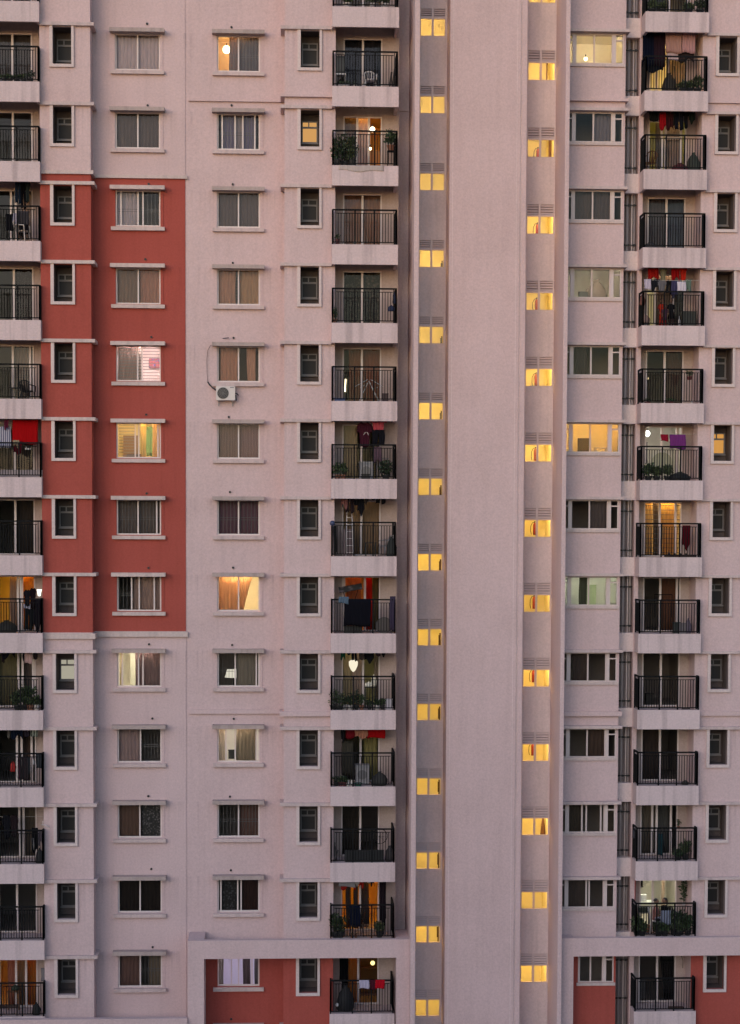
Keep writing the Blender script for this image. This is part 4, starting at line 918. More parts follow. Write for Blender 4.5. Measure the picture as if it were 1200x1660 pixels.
# -- left balcony column ---------------------------------------------------------------------
k = 0; z = fl(k)
for i, px in enumerate((12, 22, 33, 43, 54)): plant(AX(px), -1.02, z, (.3, .28, .3, .36, .48)[i], .13, "%s in the row of dark pots on the topmost full left balcony" % ["first pot", "second pot", "third pot", "fourth pot", "last and tallest plant"][i], 'black', .2, 70, leaf=.09)
MB_ = None
k = 2; z = fl(k)
line(k, -11.9, -9.5, -.7, zf(k)+.18, "clothesline with dark trousers over the white chair")
for i, (a, b_, lo, kd) in enumerate([(26, 36, 1.55, 'trousers'), (35, 43, 1.35, 'trousers'), (42, 50, 1.58, 'shirt')]):
    garment(kd, AX(a), AX(b_), zf(k)+.18, z+lo, -.7, [(.012, .02, .035), (.006, .006, .008), (.02, .025, .025)][i], ["navy trousers at the left above the white chair", "long black trousers in the middle above the white chair", "dark grey shirt at the right above the white chair"][i])
garment('sheet', AX(31), AX(49), z+1.22, z+.72, -.9, (.085, .075, .085), "grey sheet on the rack behind the white chair")
garment('towel', AX(24), AX(32), z+1.12, z+.70, -.98, (.44, .40, .50), "small white towel left of the grey sheet")
garment('towel', AX(12), AX(24), z+1.10, z+.45, -.9, (.010, .010, .014), "black towel at the left of the small white towel")
garment('cloth', AX(33), AX(48), z+.75, z+.30, -.85, (.012, .010, .014), "black cloth hanging below the grey sheet")
chair(AX(39), -1.0, z, R(70), "white plastic armchair with the grey sheet behind it", paint("beige_chair", (.50, .42, .38), .5))
k = 3; z = fl(k)
for px, c, lb in ((13, (1, .66, .32), "warm light reflection on the left door pane, made of glowing spots"), (41, (.55, .8, .2), "dim greenish lamp cluster glowing inside the right door pane")):
    t = thing("lamp_cluster", lb, "lamp", (AX(px)+.15, 1.9, z+1.28)); m = MB()  # emissive spots behind the door glass imitate lights reflected in it
    for i in range(4): m.ball((-.16+.1*i, 0, .02*(i % 2)), .035, n=8, m=6)
    m.build("bulbs", glow(c, .75 if px < 20 else .22), t, True); MB().box(-.2, .2, .01, .04, .03, .05).build("bar", BLACK, t)
k = 4; z = fl(k)
table(AX(22), .02, z, .5, .28, .55, BLACK, "small dark table behind the railing beside a pale curtain"); chair(AX(42), -.35, z-.05, R(160), "dark chair beside the small dark table", BLACK)
k = 5; z = fl(k)
line(k, -11.9, -9.5, -.85, zf(k)+.06, "clothesline carrying the big red sheet")
garment('sheet', AX(20), AX(61), zf(k)-.02, z+1.33, -.85, (.34, .006, .008), "big red sheet hanging over dark railing")
garment('dress', AX(22), AX(36), z+1.42, z+.92, -.95, (.12, .01, .02), "dark red dress hanging below the big red sheet")
garment('cloth', AX(22), AX(32), z+1.46, z+1.22, -1.0, (.30, .24, .16), "beige patterned cloth at the corner of the big red sheet")
garment('towel', AX(0), AX(18), zf(k)-.28, z+1.15, -.9, (.4, .4, .4), "blue and white striped towel beside the big red sheet", stripe_mat((.42, .40, .46), (.03, .03, .09), 4.2))
garment('cloth', AX(8), AX(15), zf(k)+.0, z+1.9, -.96, (.12, .02, .045), "small magenta cloth above the striped towel")
o = MB().box(-.11, .11, -.05, .05, 0, .05).box(-.08, -.05, -.02, .02, .05, .11).box(.05, .08, -.02, .02, .05, .11).build("clothes_peg_hanger", WHITEP, None, loc=(AX(46), -1.0, z+1.10)); tag(o, "white peg hanger below the big red sheet", "peg hanger")
o = MB().box(-1.2, 1.2, -.06, .06, 0, .32).build("low_bench", paint("pale_board", (.34, .28, .29), .6), None, loc=(-10.6, -.9, z)); tag(o, "long pale board standing low behind the railing under the red sheet", "board")
k = 7; z = fl(k)
line(k, -11.9, -9.5, -.6, zf(k)+.2, "clothesline over the black clothes by the yellow room")
for i, (a, b_, zt, lo, kd, c) in enumerate([(36, 47, 1.68, 1.05, 'shirt', (.012, .012, .016)), (45, 56, 1.75, .95, 'shirt', (.014, .008, .010)), (36, 47, 1.12, .95, 'towel', (.48, .46, .56)), (37, 50, .95, .1, 'trousers', (.012, .014, .016)), (50, 64, 1.35, .1, 'dress', (.015, .012, .018))]):
    garment(kd, AX(a), AX(b_), z+zt, z+lo, -.75+.02*i, c, ["black shirt at the left on the rack by the yellow room", "black shirt with a reddish collar beside the small lamp", "white cloth strip across the black shirt", "black trousers below the white cloth strip", "long dark dress in the right corner by the yellow room"][i])
t = thing("standing_lamp", "small white lamp glowing at the right of an orange curtain", "lamp", (AX(58), -.2, z)); MB().loft([(0, 0, 1.42, .05, .05), (0, 0, 1.55, .07, .07), (0, 0, 1.68, .10, .10)], 12).build("shade", glow((1, .93, .76), 1.0), t, True); MB().tube([(0, 0, 0), (0, 0, 1.42)], .02, 6).build("pole", WHITEP, t)
MB_ = MB().tube([(0, 0, 0), (0, 0, 2.15)], .022, 8); tag(MB_.build("white_pole", WHITEP, None, loc=(AX(30), -.6, z)), "white pole standing left of the orange curtain", "pole")
sack(AX(8), -.8, z, .4, .5, (.02, .018, .014), "dark bundle on the floor before the yellow room")
k = 8; z = fl(k)
line(k, -11.9, -9.5, -.8, zf(k)+.28, "clothesline with the pale pink towel over green plants")
garment('towel', AX(37), AX(49), zf(k)+.26, z+1.82, -.8, (.46, .30, .29), "pale pink towel hanging over green plants")
for i, (a, b_, lo, kd) in enumerate([(0, 22, 2.08, 'cloth'), (0, 4, 1.85, 'trousers'), (34, 38, 1.98, 'cloth'), (49, 60, 1.98, 'shirt')]): garment(kd, AX(a), AX(b_), zf(k)+.26, z+lo, -.78, DARKC[i % 2], ["wide black cloth at the left of the pale pink towel", "black trousers at the far left of the pale pink towel", "narrow black cloth touching the pale pink towel", "black shirt right of the pale pink towel"][i])
for i, (px, h, r) in enumerate(((26, .75, .26), (37, .95, .32), (47, .9, .28), (57, .5, .15))): plant(AX(px), -.95, z, h, r, "%s plant below the pale pink towel" % ["leftmost bushy", "biggest bushy", "bushy right hand", "small white potted"][i], ('black', 'black', 'clay', 'white')[i], .22, 260)
k = 9; z = fl(k)
line(k, -11.9, -9.5, -.75, zf(k)+.28, "clothesline with navy clothes above a red bag")
for i, (a, b_, lo, kd, c) in enumerate([(6, 14, 1.9, 'shirt', (.10, .09, .085)), (14, 33, 1.93, 'cloth', (.010, .014, .03)), (32, 46, 1.95, 'shirt', (.03, .024, .035))]): garment(kd, AX(a), AX(b_), zf(k)+.28, z+lo, -.75, c, ["grey shirt at the left of the line above a red bag", "navy cloth in the middle of the line above a red bag", "dark purple shirt at the right of the line above a red bag"][i])
garment('towel', AX(46), AX(58), zf(k)+.26, z+1.95, -.8, (.2, .2, .2), "striped black and pale green towel", stripe_mat((.30, .33, .28), (.01, .01, .01), 3))
sack(AX(18.5), -1.05, z+.62, .12, .40, (.42, .012, .01), "red bag hanging on the railing")
for i, (a, b_, zt, lo, c) in enumerate([(33, 44, 1.18, .3, (.055, .04, .045)), (43, 47, 1.2, .5, (.05, .055, .06)), (56, 66, 1.3, .75, (.05, .055, .065)), (27, 32, 1.1, .35, (.05, .02, .035))]): garment('towel', AX(a), AX(b_), z+zt, z+lo, -1.12, c, ["brown towel over the rail right of the red bag", "narrow grey towel over the rail near the red bag", "grey cloth in the right corner near the red bag", "purple cloth next to the red bag"][i])
sack(AX(52), -1.02, z+.88, .05, .24, (.5, .48, .5), "small white pouch hung near the right railing corner")
k = 10; z = fl(k)
line(k, -11.9, -9.5, -.55, z+1.78, "low clothesline with black jackets")
for i, (a, b_, lo) in enumerate([(-2, 12, 1.2), (11, 24, 1.28)]): garment('shirt', AX(a), AX(b_), z+1.85, z+lo-.3, -.6, DARKC[i], ["black jacket at the left edge of the picture on the left balcony", "black jacket hung over the door frame beside another jacket"][i])
for i, (a, b_, zt, lo, c) in enumerate([(49, 59, 1.42, .5, (.010, .010, .012)), (59, 65, 1.3, .8, (.16, .13, .15)), (48, 52, 1.02, .65, (.22, .21, .22))]): garment('cloth', AX(a), AX(b_), z+zt, z+lo, -1.1, c, ["black cloth on the right end of the railing below the jackets", "pale mauve cloth in the corner right of a black cloth", "small grey cloth left of a black cloth on the railing"][i])
sack(AX(60), -.95, z, .16, .6, (.02, .02, .022), "dark sack in the right corner below the mauve cloth")
m = MB(); m.tube([(0, 0, 0), (.16, -.16, .02), (.34, -.10, -.10)], .018, 6); m.tube([(.06, -.06, .02), (.08, -.1, .16)], .015, 6)
tag(m.build("wall_bracket", PIPEW, None, True, (-9.52, -.99, z+1.52)), "pale bent bracket fixed on the bay beside the railing", "bracket")
k = 12; z = fl(k)
table(AX(12), -.1, z, .5, .3, .75, WOOD, "brown table in the orange lit room"); chair(AX(14), .9, z, R(180), "dark chair inside the orange lit room", WOOD)
sack(AX(13), .0, z+.75, .16, .22, (.02, .035, .02), "dark green bundle on the brown table")
lamp(AX(15), 1.3, z+1.72, .055, (1, .72, .24), 5, "small bulb glowing inside the orange lit room")
sack(AX(53), -.95, z, .16, .5, (.012, .012, .013), "black sack in the right corner below the orange curtain")
garment('towel', AX(59), AX(65), z+1.75, z+1.2, -.5, (.20, .19, .21), "grey towel on the side wall right of the orange curtain")
m = MB().box(-.45, .45, -.08, .08, .3, .42).box(-.42, -.38, -.06, .06, 0, .3).box(.38, .42, -.06, .06, 0, .3); tag(m.build("low_bench", paint("dark_bench", (.04, .02, .018), .5), None, loc=(AX(6), -1.0, z)), "low dark bench behind the railing of the orange lit room", "bench")

# -- right balcony column ----------------------------------------------------------------------
k = -1; z = fl(k)
for i, (u, h) in enumerate(((.12, .5), (.28, .42), (.70, .4), (.88, .6))): plant(KX(u), -1.0, z, h, .2, "%s on the cut off top right balcony" % ["leftmost plant", "second plant from the left", "third plant from the left", "rightmost plant"][i], 'black', .2, 150)
k = 0; z = fl(k)
line(k, 13.96, 16.1, -.8, zf(k)+.28, "clothesline with the pink blankets")
garment('sheet', KX(.36), KX(.61), zf(k)+.28, z+1.58, -.85, (.36, .20, .17), "brownish pink blanket hanging left of another blanket")
garment('sheet', KX(.62), KX(.83), zf(k)+.28, z+1.60, -.82, (.42, .23, .23), "brighter pink blanket with a hem at the right")
garment('towel', KX(.38), KX(.56), z+1.62, z+1.34, -.80, (.44, .32, .32), "pale pink towel below the brownish pink blanket")
for i, (a, b_, lo, kd, c) in enumerate([(.0, .20, 1.05, 'cloth', (.006, .008, .018)), (.18, .36, 1.1, 'sheet', (.022, .012, .018)), (.57, .82, 1.32, 'cloth', (.035, .025, .026))]): garment(kd, KX(a), KX(b_), zf(k)+.28, z+lo, -.7, c, ["navy cloth hanging at the far left of the pink blankets", "dark maroon sheet left of the pink blankets", "dark brown cloth below the brighter pink blanket"][i])
garment('cloth', KX(.05), KX(.34), z+1.25, z+.93, -.6, (.010, .012, .022), "dark navy towel above the yellow lit doorway")
sack(KX(.42), -.8, z, .28, .82, (.030, .022, .014), "big dark brown bag standing before the yellow lit doorway")
leaning(KX(.50), -.5, z, [(0, 1.3, .02, .02), (.18, 1.2, -.1, .018)], "dark crossed poles behind the big dark brown bag")
for i, (u, h, r) in enumerate(((.63, .42, .2), (.73, .45, .2), (.86, .68, .2))): plant(KX(u), -.95, z, h, r, ["low plant right of the big dark brown bag", "low plant between a bag and a taller plant below pink blankets", "taller plant in the right corner below pink blankets"][i], 'black', .2, 170)
k = 1; z = fl(k)
line(k, 13.96, 16.1, -.8, zf(k)+.28, "clothesline with a red cloth among dark clothes")
for i, (a, b_, lo, kd, c) in enumerate([(.08, .30, 1.97, 'shirt', (.010, .010, .010)), (.28, .44, 1.72, 'cloth', (.26, .008, .012)), (.38, .50, 1.68, 'cloth', (.035, .010, .012)), (.46, .56, 1.9, 'cloth', (.03, .025, .022)), (.52, .66, 1.66, 'trousers', (.008, .009, .014)), (.66, .74, 1.72, 'shirt', (.008, .008, .010)), (.74, .84, 1.95, 'cloth', (.010, .014, .012))]): garment(kd, KX(a), KX(b_), zf(k)+.28, z+lo, -.8+.03*(i % 2), c, ["black shirt at the left end near the red cloth", "red cloth hanging in the middle of dark clothes", "dark maroon cloth behind the red cloth", "brown cloth right of the red cloth", "black trousers near the right end of the red cloth line", "black shirt second from the right end of the red cloth line", "dark green cloth at the right end of the red cloth line"][i])
lamp(KX(.17), .9, z+1.02, .09, (1, .95, .70), 5, "round white lamp inside the yellowish room")
o = MB().box(-.32, .32, -.015, .015, 0, .10).build("wall_shelf", paint("pale_shelf", (.45, .36, .33), .5), None, loc=(KX(.58), .15, z+1.47)); tag(o, "pale narrow shelf on the wall below dark laundry", "shelf")
chair(KX(.16), -.4, z, R(190), "dark wooden chair behind the left part of the railing", WOOD)
sack(KX(.60), -.85, z, .32, .36, (.09, .012, .018), "maroon bean bag slumped on the floor", "bean_bag", "bean bag")
sack(KX(.82), -.8, z, .26, .78, (.035, .042, .032), "big dark green sack in the right corner by the bean bag")
k = 2; z = fl(k)
o = MB().ball((0, 0, 0), .035, n=10, m=6).build("indicator_light", glow((.30, .45, 1.0), 6), None, True, (KX(.70), .60, z+1.62)); tag(o, "tiny blue light glowing behind the door glass", "indicator light")
sack(KX(.20), -.2, z, .35, .4, (.055, .05, .055), "grey bundle faint behind the railing below the blue light")
k = 3; z = fl(k)
line(k, 13.96, 16.1, -.8, zf(k)+.22, "upper clothesline with the red cloths above the children"); line(k, 13.96, 16.1, -1.0, z+1.82, "lower clothesline with white clothes above the children")
for i, (a, b_, zt, lo, kd, c, y) in enumerate([(.12, .29, 2.5, 1.90, 'cloth', (.28, .012, .010), -.8), (.50, .63, 2.5, 1.88, 'cloth', (.30, .010, .012), -.8), (.62, .75, 2.5, 1.85, 'shirt', (.46, .025, .015), -.8), (.31, .43, 2.5, 1.75, 'shirt', (.20, .18, .12), -.78),
    (.05, .16, 1.85, 1.45, 'towel', (.46, .40, .50), -1.0), (.16, .30, 1.85, 1.45, 'cloth', (.014, .014, .018), -1.0), (.26, .40, 1.8, 1.35, 'shirt', (.13, .12, .13), -1.02), (.40, .50, 1.8, 1.3, 'trousers', (.010, .010, .012), -1.0), (.48, .58, 1.8, 1.2, 'cloth', (.05, .045, .10), -1.02), (.57, .71, 1.76, 1.38, 'towel', (.58, .52, .60), -1.05), (.71, .80, 1.85, 1.4, 'cloth', (.12, .17, .14), -1.0)]):
    garment(kd, KX(a), KX(b_), z+zt, z+lo, y, c, ["red cloth at the left of the upper line above the children", "red cloth right of the patterned shirt above the children", "bright orange red shirt at the right of the upper line", "greenish patterned shirt between red cloths", "lilac white towel at the left of the lower line", "black cloth beside the lilac white towel", "grey shirt in the middle of the lower line", "black trousers in the middle of the lower line", "blue violet cloth left of the white towel", "bright white towel on the lower line", "grey green cloth at the right of the lower line"][i])
sack(KX(.0)+.06, -.95, z+.85, .11, .42, (.12, .04, .03), "reddish bag hanging in the left railing corner by the children")
sack(KX(.10), -.4, z+.22, .22, .35, (.34, .22, .20), "pale pink cushion on a stool left of the children"); table(KX(.10), -.4, z, .42, .34, .22, BLACK, "low black stool carrying the pale pink cushion", "stool")
crate(KX(.80), -.6, z, .50, .4, .62, (.028, .030, .026), "dark box at the right of the children")
bottle(KX(.62), -.95, z+.02, (.60, .56, .56), "white bottle at the right of the child in black", .42)
k = 4; z = fl(k)
t = thing("lamp_row", "row of warm lamps glowing behind the left door pane", "lamp", (KX(.20), .9, z+1.12)); m = MB()
for i in range(5): m.loft([(-.18+.09*i, 0, 0, .03, .03), (-.17+.09*i, 0, .08+.02*(i % 2), .015, .015)], 8)
m.build("bulbs", glow((1, .74, .38), .8), t, True); MB().box(-.24, .24, .0, .05, -.03, 0).build("base", BLACK, t)  # glowing row added to imitate lights reflected in the door glass
plant(KX(.78), -1.1, z+.95, .36, .15, "reddish flowering plant hooked on the railing", 'maroon', .14, 80, leaf=.08)
bottle(KX(.835), -1.0, z, (.58, .54, .54), "small white canister in the right corner below the flowering plant", .22)
for i, u in enumerate((.12, .50)): plant(KX(u), -1.0, z, .22, .16, ("flat dark plant tray below the row of warm lamps", "flat dark plant tray right of the row of warm lamps")[i], 'maroon', .10, 60, leaf=.08)
k = 5; z = fl(k)
lamp(KX(.27), .85, z+1.95, .11, (.95, 1.0, .9), 9, "very bright white lamp inside the white lit room")
garment('towel', KX(.36), KX(.48), z+1.85, z+1.58, -.8, (.26, .012, .03), "red towel on the rack left of a purple one")
garment('sheet', KX(.50), KX(.76), z+1.84, z+1.28, -.82, (.16, .035, .17), "purple towel on the rack right of a red one")
line(k, 13.96, 16.1, -.8, z+1.86, "clothesline with the red and purple towels")
sack(KX(.66), -.85, z, .42, .38, (.008, .010, .013), "black mound shaped bag behind the railing below the purple towel")
for i, (u, h, r) in enumerate(((.17, .68, .26), (.30, .55, .2), (.48, .62, .2))): plant(KX(u), -.75, z, h, r, ["wide plant at the left in front of the white lit room", "second plant from the left in front of the white lit room", "plant left of the black mound shaped bag"][i], 'black', .22, 220)
t = thing("round_mirror", "large round pale disc behind the plants of the white lit room", "mirror", (KX(.45), .0, z+.75)); MB().tube([(0, 0, 0), (0, .03, 0)], .42, 30).build("disc", paint("pale_disc", (.36, .35, .24), .4), t)
crate(KX(.225), .9, z+.72, .22, .3, .85, (.24, .22, .24), "grey cabinet inside the white lit room", "cabinet", "cabinet")
k = 6; z = fl(k)
garment('dress', KX(.74), KX(.87), z+1.28, z+.35, -.6, (.10, .008, .014), "dark red dress hanging in the right corner by the golden curtain")
o = MB().box(-.62, .62, -.10, .10, 0, .10).build("shoe_tray", paint("dark_tray", (.03, .014, .014), .6), None, loc=(KX(.68), -.98, z)); tag(o, "long dark tray on the floor by the golden curtain", "tray")
for i in range(4):
    m = MB(); m.loft([(-.0, 0, 0, .05, .12), (0, 0, .04, .05, .12), (0, .03, .09, .04, .06)], 10); tag(m.build("shoe", BLACK, None, True, (KX(.50+i*.09), -.98, z+.10)), "%s dark shoe on the long tray" % ["first", "second", "third", "fourth"][i], "shoe", "shoes on the tray")
k = 7; z = fl(k)
crate(KX(.66), -.7, z, .28, .28, .42, (.02, .025, .025), "dark bin left of a mauve bag at the railing", "bin", "bin"); crate(KX(.745), -.75, z, .28, .2, .40, (.17, .14, .15), "pale grey carton right of the dark bin")
sack(KX(.84), -.75, z, .12, .62, (.13, .10, .14), "mauve bag standing at the right of the grey carton")
MB_ = MB().box(-.36, .36, -.015, .015, 0, .03).box(-.36, -.34, -.01, .01, -.9, 0).box(.34, .36, -.01, .01, -.9, 0); tag(MB_.build("towel_rail", IRON, None, loc=(KX(.50), .05, z+1.5)), "thin black rail standing before the door with an orange reflection", "towel rail")
k = 8; z = fl(k)
crate(KX(.36), .9, z, .3, .3, .45, (.04, .035, .03), "dark box faint behind the glass of the bare balcony"); o = MB().loft([(0, 0, 0, .20, .1), (0, 0, .06, .16, .08), (0, 0, .08, .05, .04)], 14).build("door_mat", paint("dark_mat", (.06, .045, .045), .8), None, loc=(KX(.82), -.8, z)); tag(o, "low dark heap on the floor of the bare balcony", "heap")
k = 9; z = fl(k)
sack(KX(.82), -.8, z, .14, .18, (.05, .04, .035), "small dark bag on the floor right of dark doors"); m = MB(); m.tube([(.0, 0, 0), (.06, 0, .5), (.22, 0, .75), (.45, 0, .85)], .025, 8)
tag(m.build("curved_pipe", PIPEW, None, True, (14.45, .75, z+1.1)), "pale curved hose faint behind the dark door glass", "hose")
k = 10; z = fl(k)
plant(KX(.84), -.8, z, .75, .22, "dark plant at the right in front of the grey curtained doors", 'black', .22, 220); plant(KX(.72), -.85, z, .4, .18, "low plant left of the dark plant before grey curtained doors", 'black', .16, 120)
sack(KX(.02), -.7, z+.85, .10, .4, (.02, .02, .03), "dark bag hung on the left side railing before grey curtained doors")
garment('towel', KX(.44), KX(.52), z+.95, z+.1, -.3, (.02, .05, .06), "dark teal towel hanging low before grey curtained doors")
plant(KX(.80), .08, z+1.1, .42, .08, "small plant hanging on the wall right of grey curtained doors", 'clay', .1, 40, leaf=.07)
k = 11; z = fl(k)
o = MB().box(-.01, .01, -.22, .22, 0, .95).build("banner", cloth_mat((.40, .03, .03), .1), None, loc=(13.965, -.2, z+1.2)); tag(o, "red banner on the left side wall by the seated people", "banner")
t = thing("television", "large dark television on the wall of the white lit room", "television", (14.52, 2.9, z+1.55)); MB().box(-.40, .40, 0, .05, -.36, .36).build("screen", paint("dark_screen", (.012, .010, .011), .2), t); MB().box(-.42, .42, .01, .055, -.38, -.36).build("bezel", BLACK, t)
table(KX(.28), .75, z, .8, .5, 1.02, paint("white_table", (.66, .70, .60), .5), "white table with boxes inside the white lit room")
crate(KX(.27), .75, z+1.02, .32, .2, .24, (.75, .75, .70), "white carton on the white table"); crate(KX(.24), .0, z+.75, .44, .3, .16, (.02, .03, .018), "dark green tray in front of the white table")
table(KX(.24), .0, z, .5, .3, .74, DARKFR, "grey side table under the dark green tray")
crate(KX(.23), -.4, z, .42, .2, .28, (.42, .17, .09), "orange patterned box on the floor by the seated people")
for i, (u, h, r, y) in enumerate([(.06, .75, .22, -.9), (.14, .5, .2, -1.0), (.40, .5, .22, -1.05), (.50, .42, .2, -1.05), (.66, .9, .25, -.9), (.78, .95, .26, -.85), (.88, .8, .22, -.95), (.72, .55, .2, -1.05)]): plant(KX(u), y, z, h, r, "%s by the two seated people" % ["leftmost bushy plant", "low plant near the left post", "low plant at the feet of the person in pink", "low plant in the middle of the railing", "tall plant right of the person in black", "tallest bushy plant", "bushy plant at the right post", "low front plant toward the right"][i], 'black', .22, 240)
plant(15.98, -.2, z+1.05, 1.1, .12, "climbing plant on the right wall by the seated people", 'white', .1, 130)
garment('sheet', KX(.44), KX(.60), z+1.0, z+.45, -1.0, (.30, .33, .44), "pale blue cloth on the railing before the seated people")
k = 12; z = fl(k)
crate(KX(.28), .9, z, .28, .28, .75, (.16, .15, .15), "grey bin faint behind dark glass in the portal", "bin", "bin")
o = MB().box(-.30, .30, -.12, .12, 0, .07).build("door_mat", paint("brown_mat", (.08, .04, .03), .9), None, loc=(KX(.72), -.8, z)); tag(o, "brown mat on the floor of the right portal balcony", "mat")
m = MB(); m.tube([(0, 0, 0), (.04, -.03, -.12), (.10, -.05, -.3), (.09, -.05, -.6)], .01, 6); tag(m.build("cable", BLACK, None, True, (15.95, .16, zf(k)-.25)), "black cable hanging on the right wall of the right portal balcony", "cable")

# -- rooms: things seen through the bedroom windows ---------------------------------------------
t = thing("wall_picture", "blue and red picture on the bright wall behind the fifth red column window", "picture", (-5.22, 2.5, zf(4)-.52)); MB().box(-.33, .33, 0, .03, -.20, .20).build("frame", paint("pic_frame", (.1, .1, .16), .5), t)
MB().box(-.31, .31, -.012, 0, -.18, .18).build("picture", print_mat((.12, .18, .50), (.50, .16, .18), 8), t)
crate(-6.25, 2.2, zf(5)-2.2, .62, .1, 1.75, (.20, .11, .05), "brown door inside the yellow lit red column window", "door", "door", False)
garment('sheet', -5.62, -5.22, zf(5)-.1, zf(5)-1.3, 1.9, (.20, .36, .20), "green cloth inside the yellow lit red column window")
crate(-5.95, 1.0, zf(5)-2.0, .7, .4, .72, (.07, .05, .06), "dark box low inside the yellow lit red column window")
t = thing("room_door", "pale door standing open behind the ninth left window", "door", (-6.02, 1.6, zf(8)-2.2)); MB().box(-.24, .24, 0, .05, 0, 2.1).build("leaf", paint("pale_door", (.62, .62, .48), .5), t); MB().box(.18, .22, -.04, 0, 1.0, 1.03).build("handle", STEEL, t)
t = thing("table_lamp", "pale lampshade glowing behind the barred left pane", "lamp", (DX0+.62, .9, zf(8)-.95)); MB().loft([(0, 0, -.18, .36, .3), (0, 0, .14, .26, .22)], 18).build("shade", glow((1.0, .93, .76), .36), t); MB().tube([(0, 0, -.9), (0, 0, -.18)], .03, 8).build("stem", BLACK, t)
lamp(DX0+.33, 1.3, zf(0)-.28, .15, (1, .74, .36), 5, "glowing round lamp inside the orange lit top window"); crate(DX0+.42, 1.5, zf(0)-2.0, .3, .2, .92, (.66, .48, .26), "pale cabinet inside the orange lit top window", "cabinet", "cabinet")
crate(DX0+.56, .75, zf(9)-1.4, .30, .1, .34, (.03, .03, .03), "black box behind the pale lit tenth window")
# band windows
lamp(11.9, 1.2, zf(0)-.45, .07, (1, .9, .55), 4, "small pendant lamp inside the topmost lit band window")
t = thing("room_door", "dark doorway inside the brightest orange band window", "door", (12.05, 1.55, zf(5)-2.2)); MB().box(-.26, .26, 0, .04, 0, 1.72).build("leaf", paint("dark_door", (.03, .02, .015), .5), t); MB().box(.18, .22, -.03, 0, .95, .98).build("handle", STEEL, t)
table(12.55, .5, zf(5)-1.85, .5, .4, .95, WHITEP, "white table inside the brightest orange band window")
crate(11.75, .3, zf(3)-1.25, .34, .2, .45, (.22, .21, .17), "grey box at the sill of the pale lit fourth band window")
sack(12.30, .6, zf(3)-1.6, .50, 1.35, (.34, .28, .24), "mauve curtain bundle inside the pale lit fourth band window")
crate(12.35, 1.7, zf(7)-2.2, .5, .3, 1.75, (.50, .60, .36), "pale green cupboard inside the green lit band window", "cupboard", "cupboard")

# -- the air conditioner on the wall -----------------------------------------------------------
t = thing("air_conditioner", "white outdoor air conditioner unit under a brown curtained window", "air conditioner", (-2.36, -.02, zf(4)-2.17))
MB().box(-.37, .37, -.30, -.02, 0, .54).build("casing", paint("ac_white", (.58, .52, .50), .45), t)
m = MB(); m.tube([(-.10, -.318, .27), (-.10, -.30, .27)], .225, 28); m.build("fan_opening", paint("ac_dark", (.035, .032, .032), .5), t)
m = MB()
for r in (.06, .11, .16, .21): m.tube([(-.10+r*math.cos(a*.349), -.326, .27+r*math.sin(a*.349)) for a in range(19)], .004, 4, False)
for a in range(12): m.tube([(-.10, -.326, .27), (-.10+.22*math.cos(a*.524), -.326, .27+.22*math.sin(a*.524))], .003, 4)
m.build("fan_guard", STEEL, t)
MB().box(.17, .33, -.304, -.30, .475, .505).build("name_plate", paint("plate_grey", (.16, .15, .17), .5), t)
for x in (-.28, .26): MB().box(x-.02, x+.02, -.30, .0, -.04, 0).box(x-.02, x+.02, -.03, .0, -.22, -.04).build("bracket", PIPEG, t)
MB().tube([(.37, -.12, .28), (.44, -.12, .27), (.50, -.10, .20)], .02, 8).tube([(.39, -.1, .22), (.41, -.06, 0)], .018, 8).build("valve", BLACK, t, True)
MB().tube([(-.38, -.16, .40), (-.52, -.10, .50), (-.64, -.06, .62), (-.70, -.04, .72)], .028, 8).build("insulated_pipe", BLACK, t, True)
MB().tube([(-.70, -.03, .72), (-.73, -.03, 1.05), (-.74, -.03, 1.6), (-.70, -.03, 1.95), (-.60, -.04, 2.14), (-.45, -.05, 2.18)], .008, 6).build("cable", BLACK, t, True)
MB().tube([(.12, -.04, 2.44), (-.02, -.05, 2.43), (-.12, -.03, 2.42)], .016, 6).build("pipe_end", BLACK, t, True)
